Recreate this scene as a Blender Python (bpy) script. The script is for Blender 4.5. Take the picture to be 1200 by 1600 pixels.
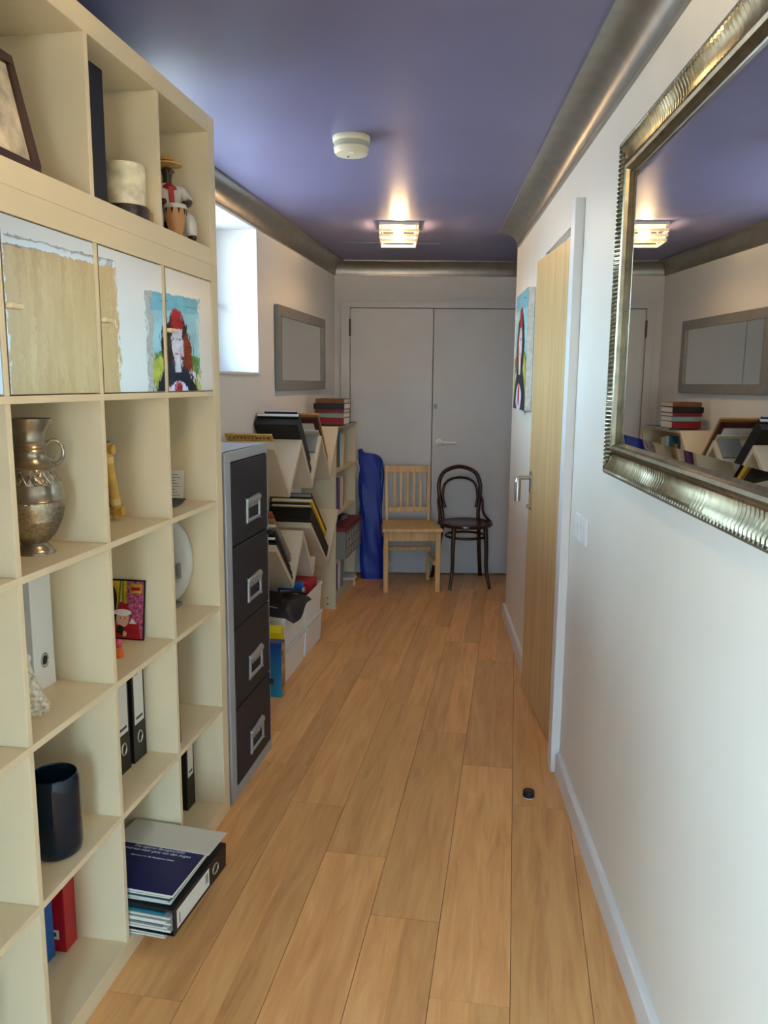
import bpy, bmesh, math, random
from mathutils import Vector, Matrix
random.seed(7)
for o in list(bpy.data.objects): bpy.data.objects.remove(o)
scene = bpy.context.scene
C = scene.collection
PI = math.pi

# ------------------------------------------------------------------ camera
F_PX, EYE = 1240.0, 1.487
pitch, roll = math.atan(202 / F_PX), math.radians(0.5)
fwd = Vector((0, math.cos(pitch), -math.sin(pitch)))
r0 = Vector((1, 0, 0)); u0 = r0.cross(fwd)
cr = math.cos(roll) * r0 + math.sin(roll) * u0
cu = -math.sin(roll) * r0 + math.cos(roll) * u0
cam = bpy.data.cameras.new('camera'); cam_o = bpy.data.objects.new('camera', cam); C.objects.link(cam_o)
cam.sensor_fit = 'HORIZONTAL'; cam.sensor_width = 36; cam.lens = 36 * F_PX / 1200; cam.clip_start = 0.02
m = Matrix((cr, cu, -fwd)).transposed().to_4x4(); m.translation = (0, 0, EYE)
cam_o.matrix_world = m
scene.camera = cam_o

# ------------------------------------------------------------------ light and exposure
w = bpy.data.worlds.new('sky'); scene.world = w; w.use_nodes = True
nt = w.node_tree; bg = nt.nodes['Background']
tc = nt.nodes.new('ShaderNodeTexCoord'); sp = nt.nodes.new('ShaderNodeSeparateXYZ'); rp = nt.nodes.new('ShaderNodeValToRGB')
nt.links.new(tc.outputs['Generated'], sp.inputs[0]); nt.links.new(sp.outputs['Z'], rp.inputs[0])
rp.color_ramp.elements[0].position = 0.0; rp.color_ramp.elements[0].color = (0.30, 0.32, 0.33, 1)
rp.color_ramp.elements[1].position = 0.05; rp.color_ramp.elements[1].color = (0.56, 0.82, 1.0, 1)
nt.links.new(rp.outputs[0], bg.inputs[0]); bg.inputs[1].default_value = 7.4
LAMP_W = 22.0        # power of the ceiling lamp's bulb
LAMP2_W, LAMP2_COL = 22.0, (1.0, 0.82, 0.52)   # the lamp nearer the viewer
LAMP_COL = (1.0, 0.64, 0.32)
scene.view_settings.view_transform = 'Standard'; scene.view_settings.look = 'None'
scene.view_settings.gamma = 1.0; scene.view_settings.use_curve_mapping = False
scene.view_settings.exposure = 2.22

# ------------------------------------------------------------------ materials
def lin(c):
    return tuple(((v / 255) / 12.92 if v / 255 <= 0.04045 else ((v / 255 + 0.055) / 1.055) ** 2.4) for v in c) + (1.0,)
MATS = {}
def mat(name, col, rough=0.5, metal=0.0, var=0.0, vscale=6.0, bump=0.0, bscale=40.0, stretch=(1, 1, 1), spec=0.5, trans=0.0, emit=None, es=0.0, ior=1.45, alpha=None):
    if name in MATS: return MATS[name]
    m = bpy.data.materials.new(name); m.use_nodes = True; MATS[name] = m
    n = m.node_tree; b = n.nodes['Principled BSDF']
    b.inputs['Base Color'].default_value = lin(col); b.inputs['Roughness'].default_value = rough; b.inputs['Metallic'].default_value = metal
    b.inputs['Specular IOR Level'].default_value = spec; b.inputs['IOR'].default_value = ior
    b.inputs['Transmission Weight'].default_value = trans
    if emit: b.inputs['Emission Color'].default_value = (*emit, 1); b.inputs['Emission Strength'].default_value = es
    if var or bump:
        t = n.nodes.new('ShaderNodeTexCoord'); mp = n.nodes.new('ShaderNodeMapping'); mp.inputs['Scale'].default_value = stretch
        n.links.new(t.outputs['Object'], mp.inputs[0])
    if var:
        nz = n.nodes.new('ShaderNodeTexNoise'); nz.inputs['Scale'].default_value = vscale; nz.inputs['Detail'].default_value = 5
        n.links.new(mp.outputs[0], nz.inputs['Vector'])
        r = n.nodes.new('ShaderNodeValToRGB'); d = lin([max(0, v * (1 - var)) for v in col]); l = lin([min(255, v * (1 + var)) for v in col])
        r.color_ramp.elements[0].position = 0.3; r.color_ramp.elements[0].color = d
        r.color_ramp.elements[1].position = 0.7; r.color_ramp.elements[1].color = l
        n.links.new(nz.outputs['Fac'], r.inputs[0]); n.links.new(r.outputs[0], b.inputs['Base Color'])
    if bump:
        nb = n.nodes.new('ShaderNodeTexNoise'); nb.inputs['Scale'].default_value = bscale; nb.inputs['Detail'].default_value = 3
        n.links.new(mp.outputs[0], nb.inputs['Vector'])
        bp = n.nodes.new('ShaderNodeBump'); bp.inputs['Strength'].default_value = bump; bp.inputs['Distance'].default_value = 0.01
        n.links.new(nb.outputs['Fac'], bp.inputs['Height']); n.links.new(bp.outputs[0], b.inputs['Normal'])
    return m

def glass_pane(name, tint=(0.95, 0.98, 1.0), gl=0.08):
    m = bpy.data.materials.new(name); m.use_nodes = True; n = m.node_tree; n.nodes.clear(); MATS[name] = m
    o = n.nodes.new('ShaderNodeOutputMaterial'); mx = n.nodes.new('ShaderNodeMixShader'); t = n.nodes.new('ShaderNodeBsdfTransparent'); g = n.nodes.new('ShaderNodeBsdfGlossy')
    t.inputs[0].default_value = (*tint, 1); g.inputs['Roughness'].default_value = 0.02; mx.inputs[0].default_value = gl
    n.links.new(t.outputs[0], mx.inputs[1]); n.links.new(g.outputs[0], mx.inputs[2]); n.links.new(mx.outputs[0], o.inputs[0])
    return m

def plank_mat():
    m = bpy.data.materials.new('laminate_plank'); m.use_nodes = True; n = m.node_tree; b = n.nodes['Principled BSDF']
    N = n.nodes.new; K = n.links.new
    t = N('ShaderNodeTexCoord'); oi = N('ShaderNodeObjectInfo'); s = N('ShaderNodeSeparateXYZ'); K(t.outputs['Object'], s.inputs[0])
    # two printed strips on every board
    st = N('ShaderNodeMath'); st.operation = 'GREATER_THAN'; st.inputs[1].default_value = 0.0; K(s.outputs['X'], st.inputs[0])
    k = N('ShaderNodeMath'); k.operation = 'MULTIPLY_ADD'; k.inputs[1].default_value = 37.3; K(oi.outputs['Random'], k.inputs[0]); K(st.outputs[0], k.inputs[2])
    wn = N('ShaderNodeTexWhiteNoise'); wn.noise_dimensions = '1D'; K(k.outputs[0], wn.inputs['W'])
    off = N('ShaderNodeCombineXYZ'); sc = N('ShaderNodeMath'); sc.operation = 'MULTIPLY'; sc.inputs[1].default_value = 50.0; K(k.outputs[0], sc.inputs[0]); K(sc.outputs[0], off.inputs[1]); K(sc.outputs[0], off.inputs[2])
    ad = N('ShaderNodeVectorMath'); ad.operation = 'ADD'; K(t.outputs['Object'], ad.inputs[0]); K(off.outputs[0], ad.inputs[1])
    mp = N('ShaderNodeMapping'); mp.inputs['Scale'].default_value = (9, 0.9, 1); K(ad.outputs[0], mp.inputs[0])
    nz = N('ShaderNodeTexNoise'); nz.inputs['Scale'].default_value = 3; nz.inputs['Detail'].default_value = 7; nz.inputs['Roughness'].default_value = 0.62; nz.inputs['Distortion'].default_value = 0.6
    K(mp.outputs[0], nz.inputs['Vector'])
    rp = N('ShaderNodeValToRGB'); e = rp.color_ramp.elements
    e[0].position = 0.25; e[0].color = lin((206, 146, 90)); e[1].position = 0.72; e[1].color = lin((242, 190, 126))
    x = e.new(0.48); x.color = lin((228, 170, 108))
    K(nz.outputs['Fac'], rp.inputs[0])
    hs = N('ShaderNodeHueSaturation'); K(rp.outputs[0], hs.inputs['Color'])
    v = N('ShaderNodeMapRange'); v.inputs['To Min'].default_value = 0.86; v.inputs['To Max'].default_value = 1.10; K(wn.outputs['Value'], v.inputs['Value']); K(v.outputs[0], hs.inputs['Value'])
    K(hs.outputs[0], b.inputs['Base Color'])
    # fine pores
    mp2 = N('ShaderNodeMapping'); mp2.inputs['Scale'].default_value = (260, 14, 1); K(ad.outputs[0], mp2.inputs[0])
    n2 = N('ShaderNodeTexNoise'); n2.inputs['Scale'].default_value = 1.0; K(mp2.outputs[0], n2.inputs['Vector'])
    bp = N('ShaderNodeBump'); bp.inputs['Strength'].default_value = 0.05; bp.inputs['Distance'].default_value = 0.002; K(n2.outputs['Fac'], bp.inputs['Height']); K(bp.outputs[0], b.inputs['Normal'])
    b.inputs['Roughness'].default_value = 0.38; b.inputs['Specular IOR Level'].default_value = 0.45
    MATS['plank'] = m
    return m

def wood_mat(name, c1, c2, axis='Z', rough=0.4, freq=30):
    m = bpy.data.materials.new(name); m.use_nodes = True; n = m.node_tree; b = n.nodes['Principled BSDF']; N = n.nodes.new; K = n.links.new
    t = N('ShaderNodeTexCoord'); mp = N('ShaderNodeMapping'); s = [freq, freq, freq]; s['XYZ'.index(axis)] = freq / 18; mp.inputs['Scale'].default_value = s
    K(t.outputs['Object'], mp.inputs[0]); nz = N('ShaderNodeTexNoise'); nz.inputs['Scale'].default_value = 1; nz.inputs['Detail'].default_value = 6; nz.inputs['Distortion'].default_value = 0.4
    K(mp.outputs[0], nz.inputs['Vector']); rp = N('ShaderNodeValToRGB'); e = rp.color_ramp.elements; e[0].position = 0.3; e[0].color = lin(c1); e[1].position = 0.7; e[1].color = lin(c2)
    K(nz.outputs['Fac'], rp.inputs[0]); K(rp.outputs[0], b.inputs['Base Color']); b.inputs['Roughness'].default_value = rough
    MATS[name] = m
    return m

WALL = mat('wall_paint', (222, 222, 222), 0.55, bump=0.10, bscale=9, var=0.012, vscale=2)
WALLR = mat('uneven_plaster', (227, 221, 209), 0.45, bump=0.22, bscale=6, var=0.012, vscale=2)
CEIL = mat('periwinkle_ceiling', (124, 123, 161), 0.40, spec=.22, bump=0.03, bscale=12, var=0.02, vscale=3)
TRIMW = mat('white_gloss_paint', (226, 226, 226), 0.35)
DOORP = mat('pale_grey_door_paint', (196, 197, 198), 0.4, var=0.02, vscale=2)
SILVER = mat('silver_paint', (150, 148, 142), 0.36, 0.75, var=0.05, vscale=14, bump=0.04, bscale=30)
CREAM = mat('cream_laminate', (226, 208, 172), 0.42, var=0.012, vscale=3)
MIRROR = mat('mirror', (232, 236, 236), 0.012, 1.0)
MIRRORW = mat('wavy_mirror', (228, 230, 228), 0.02, 1.0, bump=0.022, bscale=16)
FRAMES = mat('antique_silver', (132, 122, 100), 0.34, 0.95, var=0.12, vscale=30)
GREYF = mat('grey_frame', (128, 128, 126), 0.45, var=0.04, vscale=20)
STEEL = mat('steel', (186, 186, 184), 0.3, 0.9)
CABG = mat('grey_steel', (160, 163, 168), 0.45, var=0.02)
CABD = mat('anthracite_steel', (48, 47, 51), 0.5, var=0.03, spec=.15)
BLACK = mat('black', (18, 18, 20), 0.45)
BLACKG = mat('black_gloss', (14, 14, 16), 0.2)
WHITE = mat('white_plastic', (232, 232, 230), 0.4)
PAPER = mat('paper', (226, 224, 214), 0.8)
NAVY = mat('navy', (20, 28, 84), 0.4)
BLUE = mat('blue_board', (30, 92, 170), 0.4)
TEAL = mat('teal_card', (22, 110, 130), 0.5)
RED = mat('red_board', (176, 22, 36), 0.4)
YELLOW = mat('yellow_board', (226, 190, 50), 0.5)
TANB = mat('tan_board', (196, 160, 104), 0.6, var=0.06)
BROWN = mat('brown', (110, 66, 36), 0.5, var=0.08, vscale=20)
DKBROWN = mat('dark_brown', (52, 34, 26), 0.35)
GREY = mat('grey', (128, 128, 128), 0.5)
DGREY = mat('dark_grey', (62, 62, 64), 0.5)
GREEN = mat('green', (50, 110, 66), 0.5)
DTEAL = mat('dark_teal', (30, 72, 80), 0.5)
GOLD = mat('gold_wood', (178, 140, 84), 0.35, 0.3)
MAPLE = wood_mat('maple_veneer', (190, 152, 100), (214, 180, 128), 'Z', 0.38, 26)
PINE = wood_mat('pine', (196, 154, 96), (226, 190, 128), 'Z', 0.4, 30)
BENT = wood_mat('dark_bentwood', (40, 24, 18), (66, 40, 28), 'Z', 0.25, 30)
PLANK = plank_mat()
GLASS = glass_pane('window_glass')
LGLASS = glass_pane('lamp_glass', (1.0, 0.97, 0.9), 0.12)

# ------------------------------------------------------------------ mesh builder
class MB:
    def __init__(s): s.v = []; s.f = []; s.m = []
    def add(s, v, f, mi=0):
        b = len(s.v); s.v += [tuple(p) for p in v]; s.f += [tuple(i + b for i in q) for q in f]; s.m += [mi] * len(f); return s
    def box(s, x0, x1, y0, y1, z0, z1, mi=0, M=None):
        v = [Vector((x, y, z)) for z in (z0, z1) for y in (y0, y1) for x in (x0, x1)]
        if M: v = [M @ p for p in v]
        return s.add(v, [(0, 2, 3, 1), (4, 5, 7, 6), (0, 1, 5, 4), (2, 6, 7, 3), (0, 4, 6, 2), (1, 3, 7, 5)], mi)
    def prism(s, poly, a0, a1, ax, mi=0, M=None):
        # poly in the two other axes (cyclic order), extruded along ax from a0 to a1
        def P(p, a): return {'x': Vector((a, p[0], p[1])), 'y': Vector((p[0], a, p[1])), 'z': Vector((p[0], p[1], a))}[ax]
        n = len(poly); v = [P(p, a0) for p in poly] + [P(p, a1) for p in poly]
        if M: v = [M @ p for p in v]
        f = [tuple(range(n))[::-1], tuple(range(n, 2 * n))] + [(i, (i + 1) % n, n + (i + 1) % n, n + i) for i in range(n)]
        return s.add(v, f, mi)
    def lathe(s, prof, seg=28, M=None, mi=0, cap=True, sx=1, sy=1):
        v = []; f = []
        for r, z in prof:
            for k in range(seg):
                a = 2 * PI * k / seg; v.append(Vector((r * math.cos(a) * sx, r * math.sin(a) * sy, z)))
        for i in range(len(prof) - 1):
            for k in range(seg):
                a, b = i * seg + k, i * seg + (k + 1) % seg; f.append((a, b, b + seg, a + seg))
        if cap:
            if prof[0][0] > 1e-5: f.append(tuple(range(seg))[::-1])
            if prof[-1][0] > 1e-5: f.append(tuple(range((len(prof) - 1) * seg, len(prof) * seg)))
        if M: v = [M @ p for p in v]
        return s.add(v, f, mi)
    def tube(s, pts, r, seg=10, closed=False, mi=0, flat=None):
        pts = [Vector(p) for p in pts]; n = len(pts); rs = r if isinstance(r, (list, tuple)) else [r] * n
        v = []; f = []; prev = None
        for i, p in enumerate(pts):
            if closed: t = pts[(i + 1) % n] - pts[i - 1]
            else: t = pts[min(i + 1, n - 1)] - pts[max(i - 1, 0)]
            t.normalize()
            if prev is None:
                a = Vector((0, 0, 1)) if abs(t.z) < 0.9 else Vector((1, 0, 0)); prev = t.cross(a).normalized()
            else: prev = (prev - t * prev.dot(t)).normalized()
            q = t.cross(prev)
            for k in range(seg):
                an = 2 * PI * k / seg; v.append(p + rs[i] * (math.cos(an) * prev + math.sin(an) * q))
        for i in range(n if closed else n - 1):
            j = (i + 1) % n
            for k in range(seg):
                k2 = (k + 1) % seg; f.append((i * seg + k, i * seg + k2, j * seg + k2, j * seg + k))
        if not closed: f += [tuple(range(seg))[::-1], tuple(range((n - 1) * seg, n * seg))]
        return s.add(v, f, mi)
    def ell(s, c, r, seg=16, rings=10, mi=0, M=None):
        prof = [(max(1e-6, math.sin(PI * i / rings)), -math.cos(PI * i / rings)) for i in range(rings + 1)]
        T = Matrix.Translation(c) @ Matrix.Diagonal((r[0], r[1], r[2], 1))
        if M: T = M @ T
        return s.lathe(prof, seg, T, mi, cap=False)
    def build(s, name, mats, parent=None, smooth=None, bevel=0.0, seg=2, sub=0):
        me = bpy.data.meshes.new(name); me.from_pydata(s.v, [], s.f)
        mats = mats if isinstance(mats, (list, tuple)) else [mats]
        for q in mats: me.materials.append(q)
        me.polygons.foreach_set('material_index', s.m)
        bm = bmesh.new(); bm.from_mesh(me); bmesh.ops.remove_doubles(bm, verts=bm.verts, dist=1e-6); bmesh.ops.recalc_face_normals(bm, faces=bm.faces); bm.to_mesh(me); bm.free()
        if smooth is not None:
            me.polygons.foreach_set('use_smooth', [True] * len(me.polygons)); me.set_sharp_from_angle(angle=math.radians(smooth))
        me.update()
        o = bpy.data.objects.new(name, me); C.objects.link(o); o.parent = parent
        if bevel:
            b = o.modifiers.new('bevel', 'BEVEL'); b.width = bevel; b.segments = seg; b.limit_method = 'ANGLE'; b.angle_limit = math.radians(40)
        if sub:
            q = o.modifiers.new('sub', 'SUBSURF'); q.levels = sub; q.render_levels = sub
        if name in ('print', 'lettering', 'drum_pattern', 'ring_pattern', 'face_features', 'screw_cap', 'label_clip'): o['kind'] = 'stuff'
        return o
def BX(*a): return MB().box(*a)

def tag(o, label, cat=None, group=None, kind=None):
    o['label'] = label
    if cat: o['category'] = cat
    if group: o['group'] = group
    if kind: o['kind'] = kind
    return o
def place(o, xy, z, rot):
    o.location = (xy[0], xy[1], z); o.rotation_euler = (0, 0, rot); return o

# two building frames: along the left wall (n from the bookcase fronts into the hall, s away from us) and along the right wall
A = math.radians(9.3); LO = Vector((-0.53, 2.605)); LU = Vector((math.sin(A), math.cos(A))); LN = Vector((math.cos(A), -math.sin(A)))
B = math.radians(2.8); RO = Vector((0.671, 2.863)); RU = Vector((math.sin(B), math.cos(B))); RN = Vector((-math.cos(B), math.sin(B)))
def Lxy(n, s): return LO + n * LN + s * LU
def Rxy(n, s): return RO + n * RN + s * RU
def EL(name, n=0, s=0, z=0, rot=0):
    o = bpy.data.objects.new(name, None); o.empty_display_size = 0.05; C.objects.link(o); return place(o, Lxy(n, s), z, rot - A)
def ER(name, n=0, s=0, z=0, rot=0):      # local -x points into the hall, local y runs away from us
    o = bpy.data.objects.new(name, None); o.empty_display_size = 0.05; C.objects.link(o); return place(o, Rxy(n, s), z, rot - B)
def EW(name, x, y, z=0, rot=0):
    o = bpy.data.objects.new(name, None); o.empty_display_size = 0.05; C.objects.link(o); return place(o, (x, y), z, rot)
def onL(o, n=0, s=0, z=0, rot=0): return place(o, Lxy(n, s), z, rot - A)
def onR(o, n=0, s=0, z=0, rot=0): return place(o, Rxy(n, s), z, rot - B)

WL = -0.42            # left wall plane (n)
WR = -0.015           # right wall plane (n)
ZC = 2.372            # ceiling height
YB = 6.10             # end wall
YN = -2.0             # wall behind the camera

# ------------------------------------------------------------------ the setting
fl = tag(BX(-2.2, 2.2, YN - .3, YB + .3, -0.05, -0.0105).build('floor', mat('underlay', (66, 44, 28), 0.8)), 'warm beech laminate floor of two-strip boards', 'floor', kind='structure')
pw, plen = 0.1965, 1.225
pm = MB().box(-pw / 2 + .0008, pw / 2 - .0008, 0.0008, plen - .0008, -0.010, 0).build('plank', PLANK).data
bpy.data.objects.remove(bpy.data.objects['plank'])
for col in range(-3, 9):                      # board rows; col 0 lies between n=0.98 and 1.18
    nc = 0.98 - pw * col + pw / 2
    for k in range(-6, 5):
        s0 = 0.19 + 0.277 * col + plen * k
        if s0 > 3.75 or s0 + plen < -4.8 or nc < -0.7: continue
        if Lxy(nc, s0).y > YB + .05: continue
        o = bpy.data.objects.new('plank', pm); C.objects.link(o); o.parent = fl
        o.location = (*Lxy(nc, s0), 0); o.rotation_euler = (0, 0, -A)

ce = tag(BX(-2.2, 2.2, YN - .3, YB + .3, ZC, ZC + .1).build('ceiling', CEIL), 'glossy periwinkle blue painted ceiling', 'ceiling', kind='structure')
MB().box(-0.27, 0.335, 5.30, 5.99, ZC - .0025, ZC + .01).build('hatch_panel', CEIL, ce, bevel=.0015)

# left wall with the window opening
WS0, WS1, WZ0, WZ1, WT = 0.10, 1.655, 1.523, 2.268, 0.34
VS0, VS1, VZ0, VZ1 = -3.30, -2.15, 0.85, 2.10     # second window, beside the viewer
b = MB()
b.box(WL - WT, WL, -5.2, VS0, 0, ZC); b.box(WL - WT, WL, VS1, WS0, 0, ZC); b.box(WL - WT, WL, VS0, VS1, 0, VZ0); b.box(WL - WT, WL, VS0, VS1, VZ1, ZC); b.box(WL - WT, WL, WS1, 4.2, 0, ZC)
b.box(WL - WT, WL, WS0, WS1, 0, WZ0); b.box(WL - WT, WL, WS0, WS1, WZ1, ZC)
tag(onL(b.build('wall_left', WALL)), 'white painted wall behind the shelves', 'wall', kind='structure')
# right wall with the door opening, ends at an outer corner
DS0, DS1, DZ = 0.125, 0.93, 2.078
b = MB()
b.box(-WR, .14, -5.0, DS0, 0, ZC); b.box(-WR, .14, DS1, 2.10, 0, ZC); b.box(-WR, .14, DS0, DS1, DZ, ZC)
b.box(.26, .30, DS0 - .2, DS1 + .2, 0, ZC)  # unseen backing behind the leaf, added to stop sky light leaking in
tag(onR(b.build('wall_right', WALLR)), 'white uneven plaster wall beside the wooden door', 'wall', kind='structure')
b = MB(); b.box(-1.4, -.268, YB, YB + .15, 0, ZC); b.box(1.0, 1.75, YB, YB + .15, 0, ZC); b.box(-.268, 1.0, YB, YB + .15, 2.040, ZC); b.box(-.268, 1.0, YB + .10, YB + .15, 0, 2.04)  # last box: unseen backing added so the gap between the leaves stays dark
tag(b.build('wall_back', mat('end_wall_paint', (200, 200, 200), 0.55, bump=.08, bscale=9)), 'pale grey end wall around the double doors', 'wall', kind='structure')
tag(BX(1.6, 1.7, 4.4, YB, 0, ZC).build('wall_recess', WALL), 'white side wall of the recess past the corner', 'wall', kind='structure')
b = MB(); b.box(.14, 1.1, 1.98, 2.10, 0, ZC)
tag(onR(b.build('wall_return', WALL)), 'white return wall at the recess', 'wall', kind='structure')
b = MB(); NW = (-0.55, 0.15, 0.0, 2.0)      # glazed door behind the viewer
b.box(-2.2, NW[0], YN - .2, YN, 0, ZC); b.box(NW[1], 1.6, YN - .2, YN, 0, ZC); b.box(NW[0], NW[1], YN - .2, YN, NW[3], ZC)
tag(b.build('wall_front', WALL), 'white wall behind the viewer around a glazed door', 'wall', kind='structure')

def portal(name, loc, rot, sx, sy):
    l = bpy.data.lights.new(name, 'AREA'); l.shape = 'RECTANGLE'; l.size = sx; l.size_y = sy; l.cycles.is_portal = True
    o = bpy.data.objects.new(name, l); C.objects.link(o); o.location = loc; o.rotation_euler = rot
    return o
# window in the left wall
w1 = tag(EL('window_1', WL - .25, WS0, WZ0), 'white casement window set deep in the left wall', 'window', kind='structure')
WW, WH = WS1 - WS0, WZ1 - WZ0
b = MB(); e = .055; fe = .17  # far stile made extra wide to shade the reveal next to the glass
b.box(-.06, 0, 0, e, 0, WH); b.box(-.06, 0, WW - fe, WW, 0, WH); b.box(-.06, 0, e, WW - fe, 0, e); b.box(-.06, 0, e, WW - fe, WH - e, WH); b.box(-.06, 0, WW / 2 - .04, WW / 2 + .04, e, WH - e)
b.build('window_frame', WHITE, w1, bevel=.004)
MB().box(-.035, -.030, e, WW / 2 - .04, e, WH - e).build('pane', GLASS, w1); MB().box(-.035, -.030, WW / 2 + .04, WW - fe, e, WH - e).build('pane', GLASS, w1)
h = MB().box(0, .012, WW - .05, WW - .015, .27, .40).build('handle_plate', WHITE, w1, bevel=.003)
MB().tube([(.012, WW - .032, .36), (.045, WW - .032, .36), (.05, WW - .05, .358), (.05, WW - .15, .33)], .010, 8).build('lever', WHITE, h, 40)
MB().box(.0, .262, 0, WW + .0, -.002, .012).build('window_sill', TRIMW, w1, bevel=.004)
p = portal('sky_portal', (0, 0, 0), (0, 0, 0), WW, WH)
c = Lxy(WL - WT - .02, (WS0 + WS1) / 2); p.location = (c.x, c.y, (WZ0 + WZ1) / 2); p.rotation_euler = (PI / 2, 0, -PI / 2 - A)
# window beside the viewer, past the near end of the bookcase
w2 = tag(EL('window_2', WL - .25, VS0, VZ0), 'tall white window beside the viewer past the bookcase end', 'window', kind='structure')
WW, WH = VS1 - VS0, VZ1 - VZ0
b = MB(); e = .055
b.box(-.06, 0, 0, e, 0, WH); b.box(-.06, 0, WW - e, WW, 0, WH); b.box(-.06, 0, e, WW - e, 0, e); b.box(-.06, 0, e, WW - e, WH - e, WH); b.box(-.06, 0, WW / 2 - .04, WW / 2 + .04, e, WH - e)
b.build('window_frame', WHITE, w2, bevel=.004)
MB().box(-.035, -.030, e, WW / 2 - .04, e, WH - e).build('pane', GLASS, w2); MB().box(-.035, -.030, WW / 2 + .04, WW - e, e, WH - e).build('pane', GLASS, w2)
p = portal('sky_portal', (0, 0, 0), (0, 0, 0), WW, WH)
c = Lxy(WL - WT - .02, (VS0 + VS1) / 2); p.location = (c.x, c.y, (VZ0 + VZ1) / 2); p.rotation_euler = (PI / 2, 0, -PI / 2 - A)

# glazed door behind the viewer
d3 = tag(EW('door_3', (NW[0] + NW[1]) / 2, YN - .1, 0), 'white glazed door behind the viewer', 'door', kind='structure')
a_, h_ = (NW[1] - NW[0]) / 2, NW[3]
b = MB(); b.box(-a_, -a_ + .07, -.03, .03, .002, h_); b.box(a_ - .07, a_, -.03, .03, .002, h_); b.box(-a_ + .07, a_ - .07, -.03, .03, .002, .22); b.box(-a_ + .07, a_ - .07, -.03, .03, h_ - .09, h_)
b.build('leaf', WHITE, d3); MB().box(-a_ + .07, a_ - .07, -.003, .003, .22, h_ - .09).build('pane', GLASS, d3)
portal('sky_portal', ((NW[0] + NW[1]) / 2, YN - .25, h_ / 2), (PI / 2, 0, PI), 2 * a_, h_)

# silver cove cornices: profile (distance from wall, height)
def cove(dep, drop, n=10):
    pts = [(0, -drop), (.012, -drop), (.012, -drop + .010)]
    for i in range(n + 1):
        a = PI / 2 * i / n; pts.append((.014 + (dep - .022) * (1 - math.cos(a)), -drop + .012 + (drop - .022) * math.sin(a)))
    pts += [(dep, -.010), (dep, 0), (0, 0)]
    return pts
b = MB(); b.prism([(q[0], q[1]) for q in cove(.085, .102)], -4.6, 3.45, 'y', M=None)
tag(onL(b.build('trim_1', SILVER, smooth=30), WL, 0, ZC), 'silver cove cornice along the left wall', 'cornice', kind='structure')
b = MB(); b.prism([(-q[0], q[1]) for q in cove(.085, .102)], -.40, 1.6, 'x')
o = tag(b.build('trim_2', SILVER, smooth=30), 'silver cove cornice across the end wall', 'cornice', kind='structure'); o.location = (0, YB, ZC)
b = MB(); b.prism([(-q[0], q[1]) for q in cove(.120, .090)], -4.7, 2.02, 'y')
tag(onR(b.build('trim_3', SILVER, smooth=30), WR, 0, ZC), 'silver cove cornice along the right wall', 'cornice', kind='structure')
# baseboards
b = MB(); b.prism([(0, 0), (-.018, 0), (-.018, .080), (-.013, .087), (0, .087)], -4.7, .0, 'y')
tag(onR(b.build('baseboard_right', TRIMW), WR, 0, 0), 'white baseboard running from the wooden door towards the viewer', 'baseboard', kind='structure')
b = MB(); b.prism([(0, 0), (-.018, 0), (-.018, .080), (-.013, .087), (0, .087)], 1.0, 2.118, 'y')
tag(onR(b.build('baseboard_corner', TRIMW), WR, 0, 0), 'short white baseboard under the portrait canvas', 'baseboard', kind='structure')

# wooden door in the right wall
d1 = tag(ER('door_1', 0, 0, 0), 'maple veneer door standing slightly ajar in the right wall', 'door', kind='structure')
MB().box(-.018, -WR, .018, .085, 0, 2.125).build('architrave', TRIMW, d1, bevel=.002)
MB().box(-.012, .13, .085, .128, 0, 2.075).build('jamb', TRIMW, d1, bevel=.002)
MB().box(.02, .13, .905, .93, 0, 2.075).build('jamb', TRIMW, d1)
MB().box(.050, .13, .13, .905, 2.050, 2.078).build('head_jamb', TRIMW, d1)
LW, LH = 0.748, 2.036
leaf = MB().box(0, .04, 0, LW, .006, LH).build('leaf', MAPLE, d1, bevel=.0015)
leaf.location = (.0215, .133, 0); leaf.rotation_euler = (0, 0, B + .016)
hs = MB(); hs.box(-.007, 0, LW - .075, LW - .035, .985, 1.085)
pl_ = hs.build('door_handle', STEEL, leaf, bevel=.003)
MB().tube([(-.007, LW - .055, 1.055), (-.055, LW - .055, 1.055), (-.062, LW - .055, 1.05), (-.064, LW - .055, 1.03), (-.064, LW - .055, .945)], [.0095, .0095, .013, .016, .015], 10).build('lever', STEEL, leaf, 40)
MB().lathe([(.017, 0), (.017, .006), (.009, .008), (.009, .02), (0.0001, .02)], 16, Matrix.Translation((-0, LW - .055, .92)) @ Matrix.Rotation(-PI / 2, 4, 'Y')).build('lock', STEEL, leaf, 40)

# double doors in the end wall
d2 = tag(EW('door_2', 0, YB, 0), 'pale grey double doors with a white lever handle', 'door', kind='structure')
b = MB(); b.box(-.335, -.268, -.022, 0, 0, 2.098); b.box(-.268, 1.0, -.022, 0, 2.040, 2.098); b.box(1.0, 1.067, -.022, 0, 0, 2.098)
b.box(-.335, -.318, -.030, -.022, 0, 2.098); b.box(-.318, 1.05, -.030, -.022, 2.081, 2.098)
b.build('architrave', DOORP, d2, bevel=.002)
lf = MB().box(-.264, .3575, -.006, .036, .012, 2.036).build('leaf', DOORP, d2, bevel=.002)
lf2 = MB().box(.3625, .997, -.006, .036, .012, 2.036).build('leaf', DOORP, d2, bevel=.002)
MB().tube([(-.268, -.018, 1.83), (-.268, -.018, 1.955)], .008, 8).build('hinge', mat('worn_hinge', (90, 86, 80), .4, .7), lf, 40)
MB().tube([(-.268, -.018, .20), (-.268, -.018, .32)], .008, 8).build('hinge', MATS['worn_hinge'], lf, 40)
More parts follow.
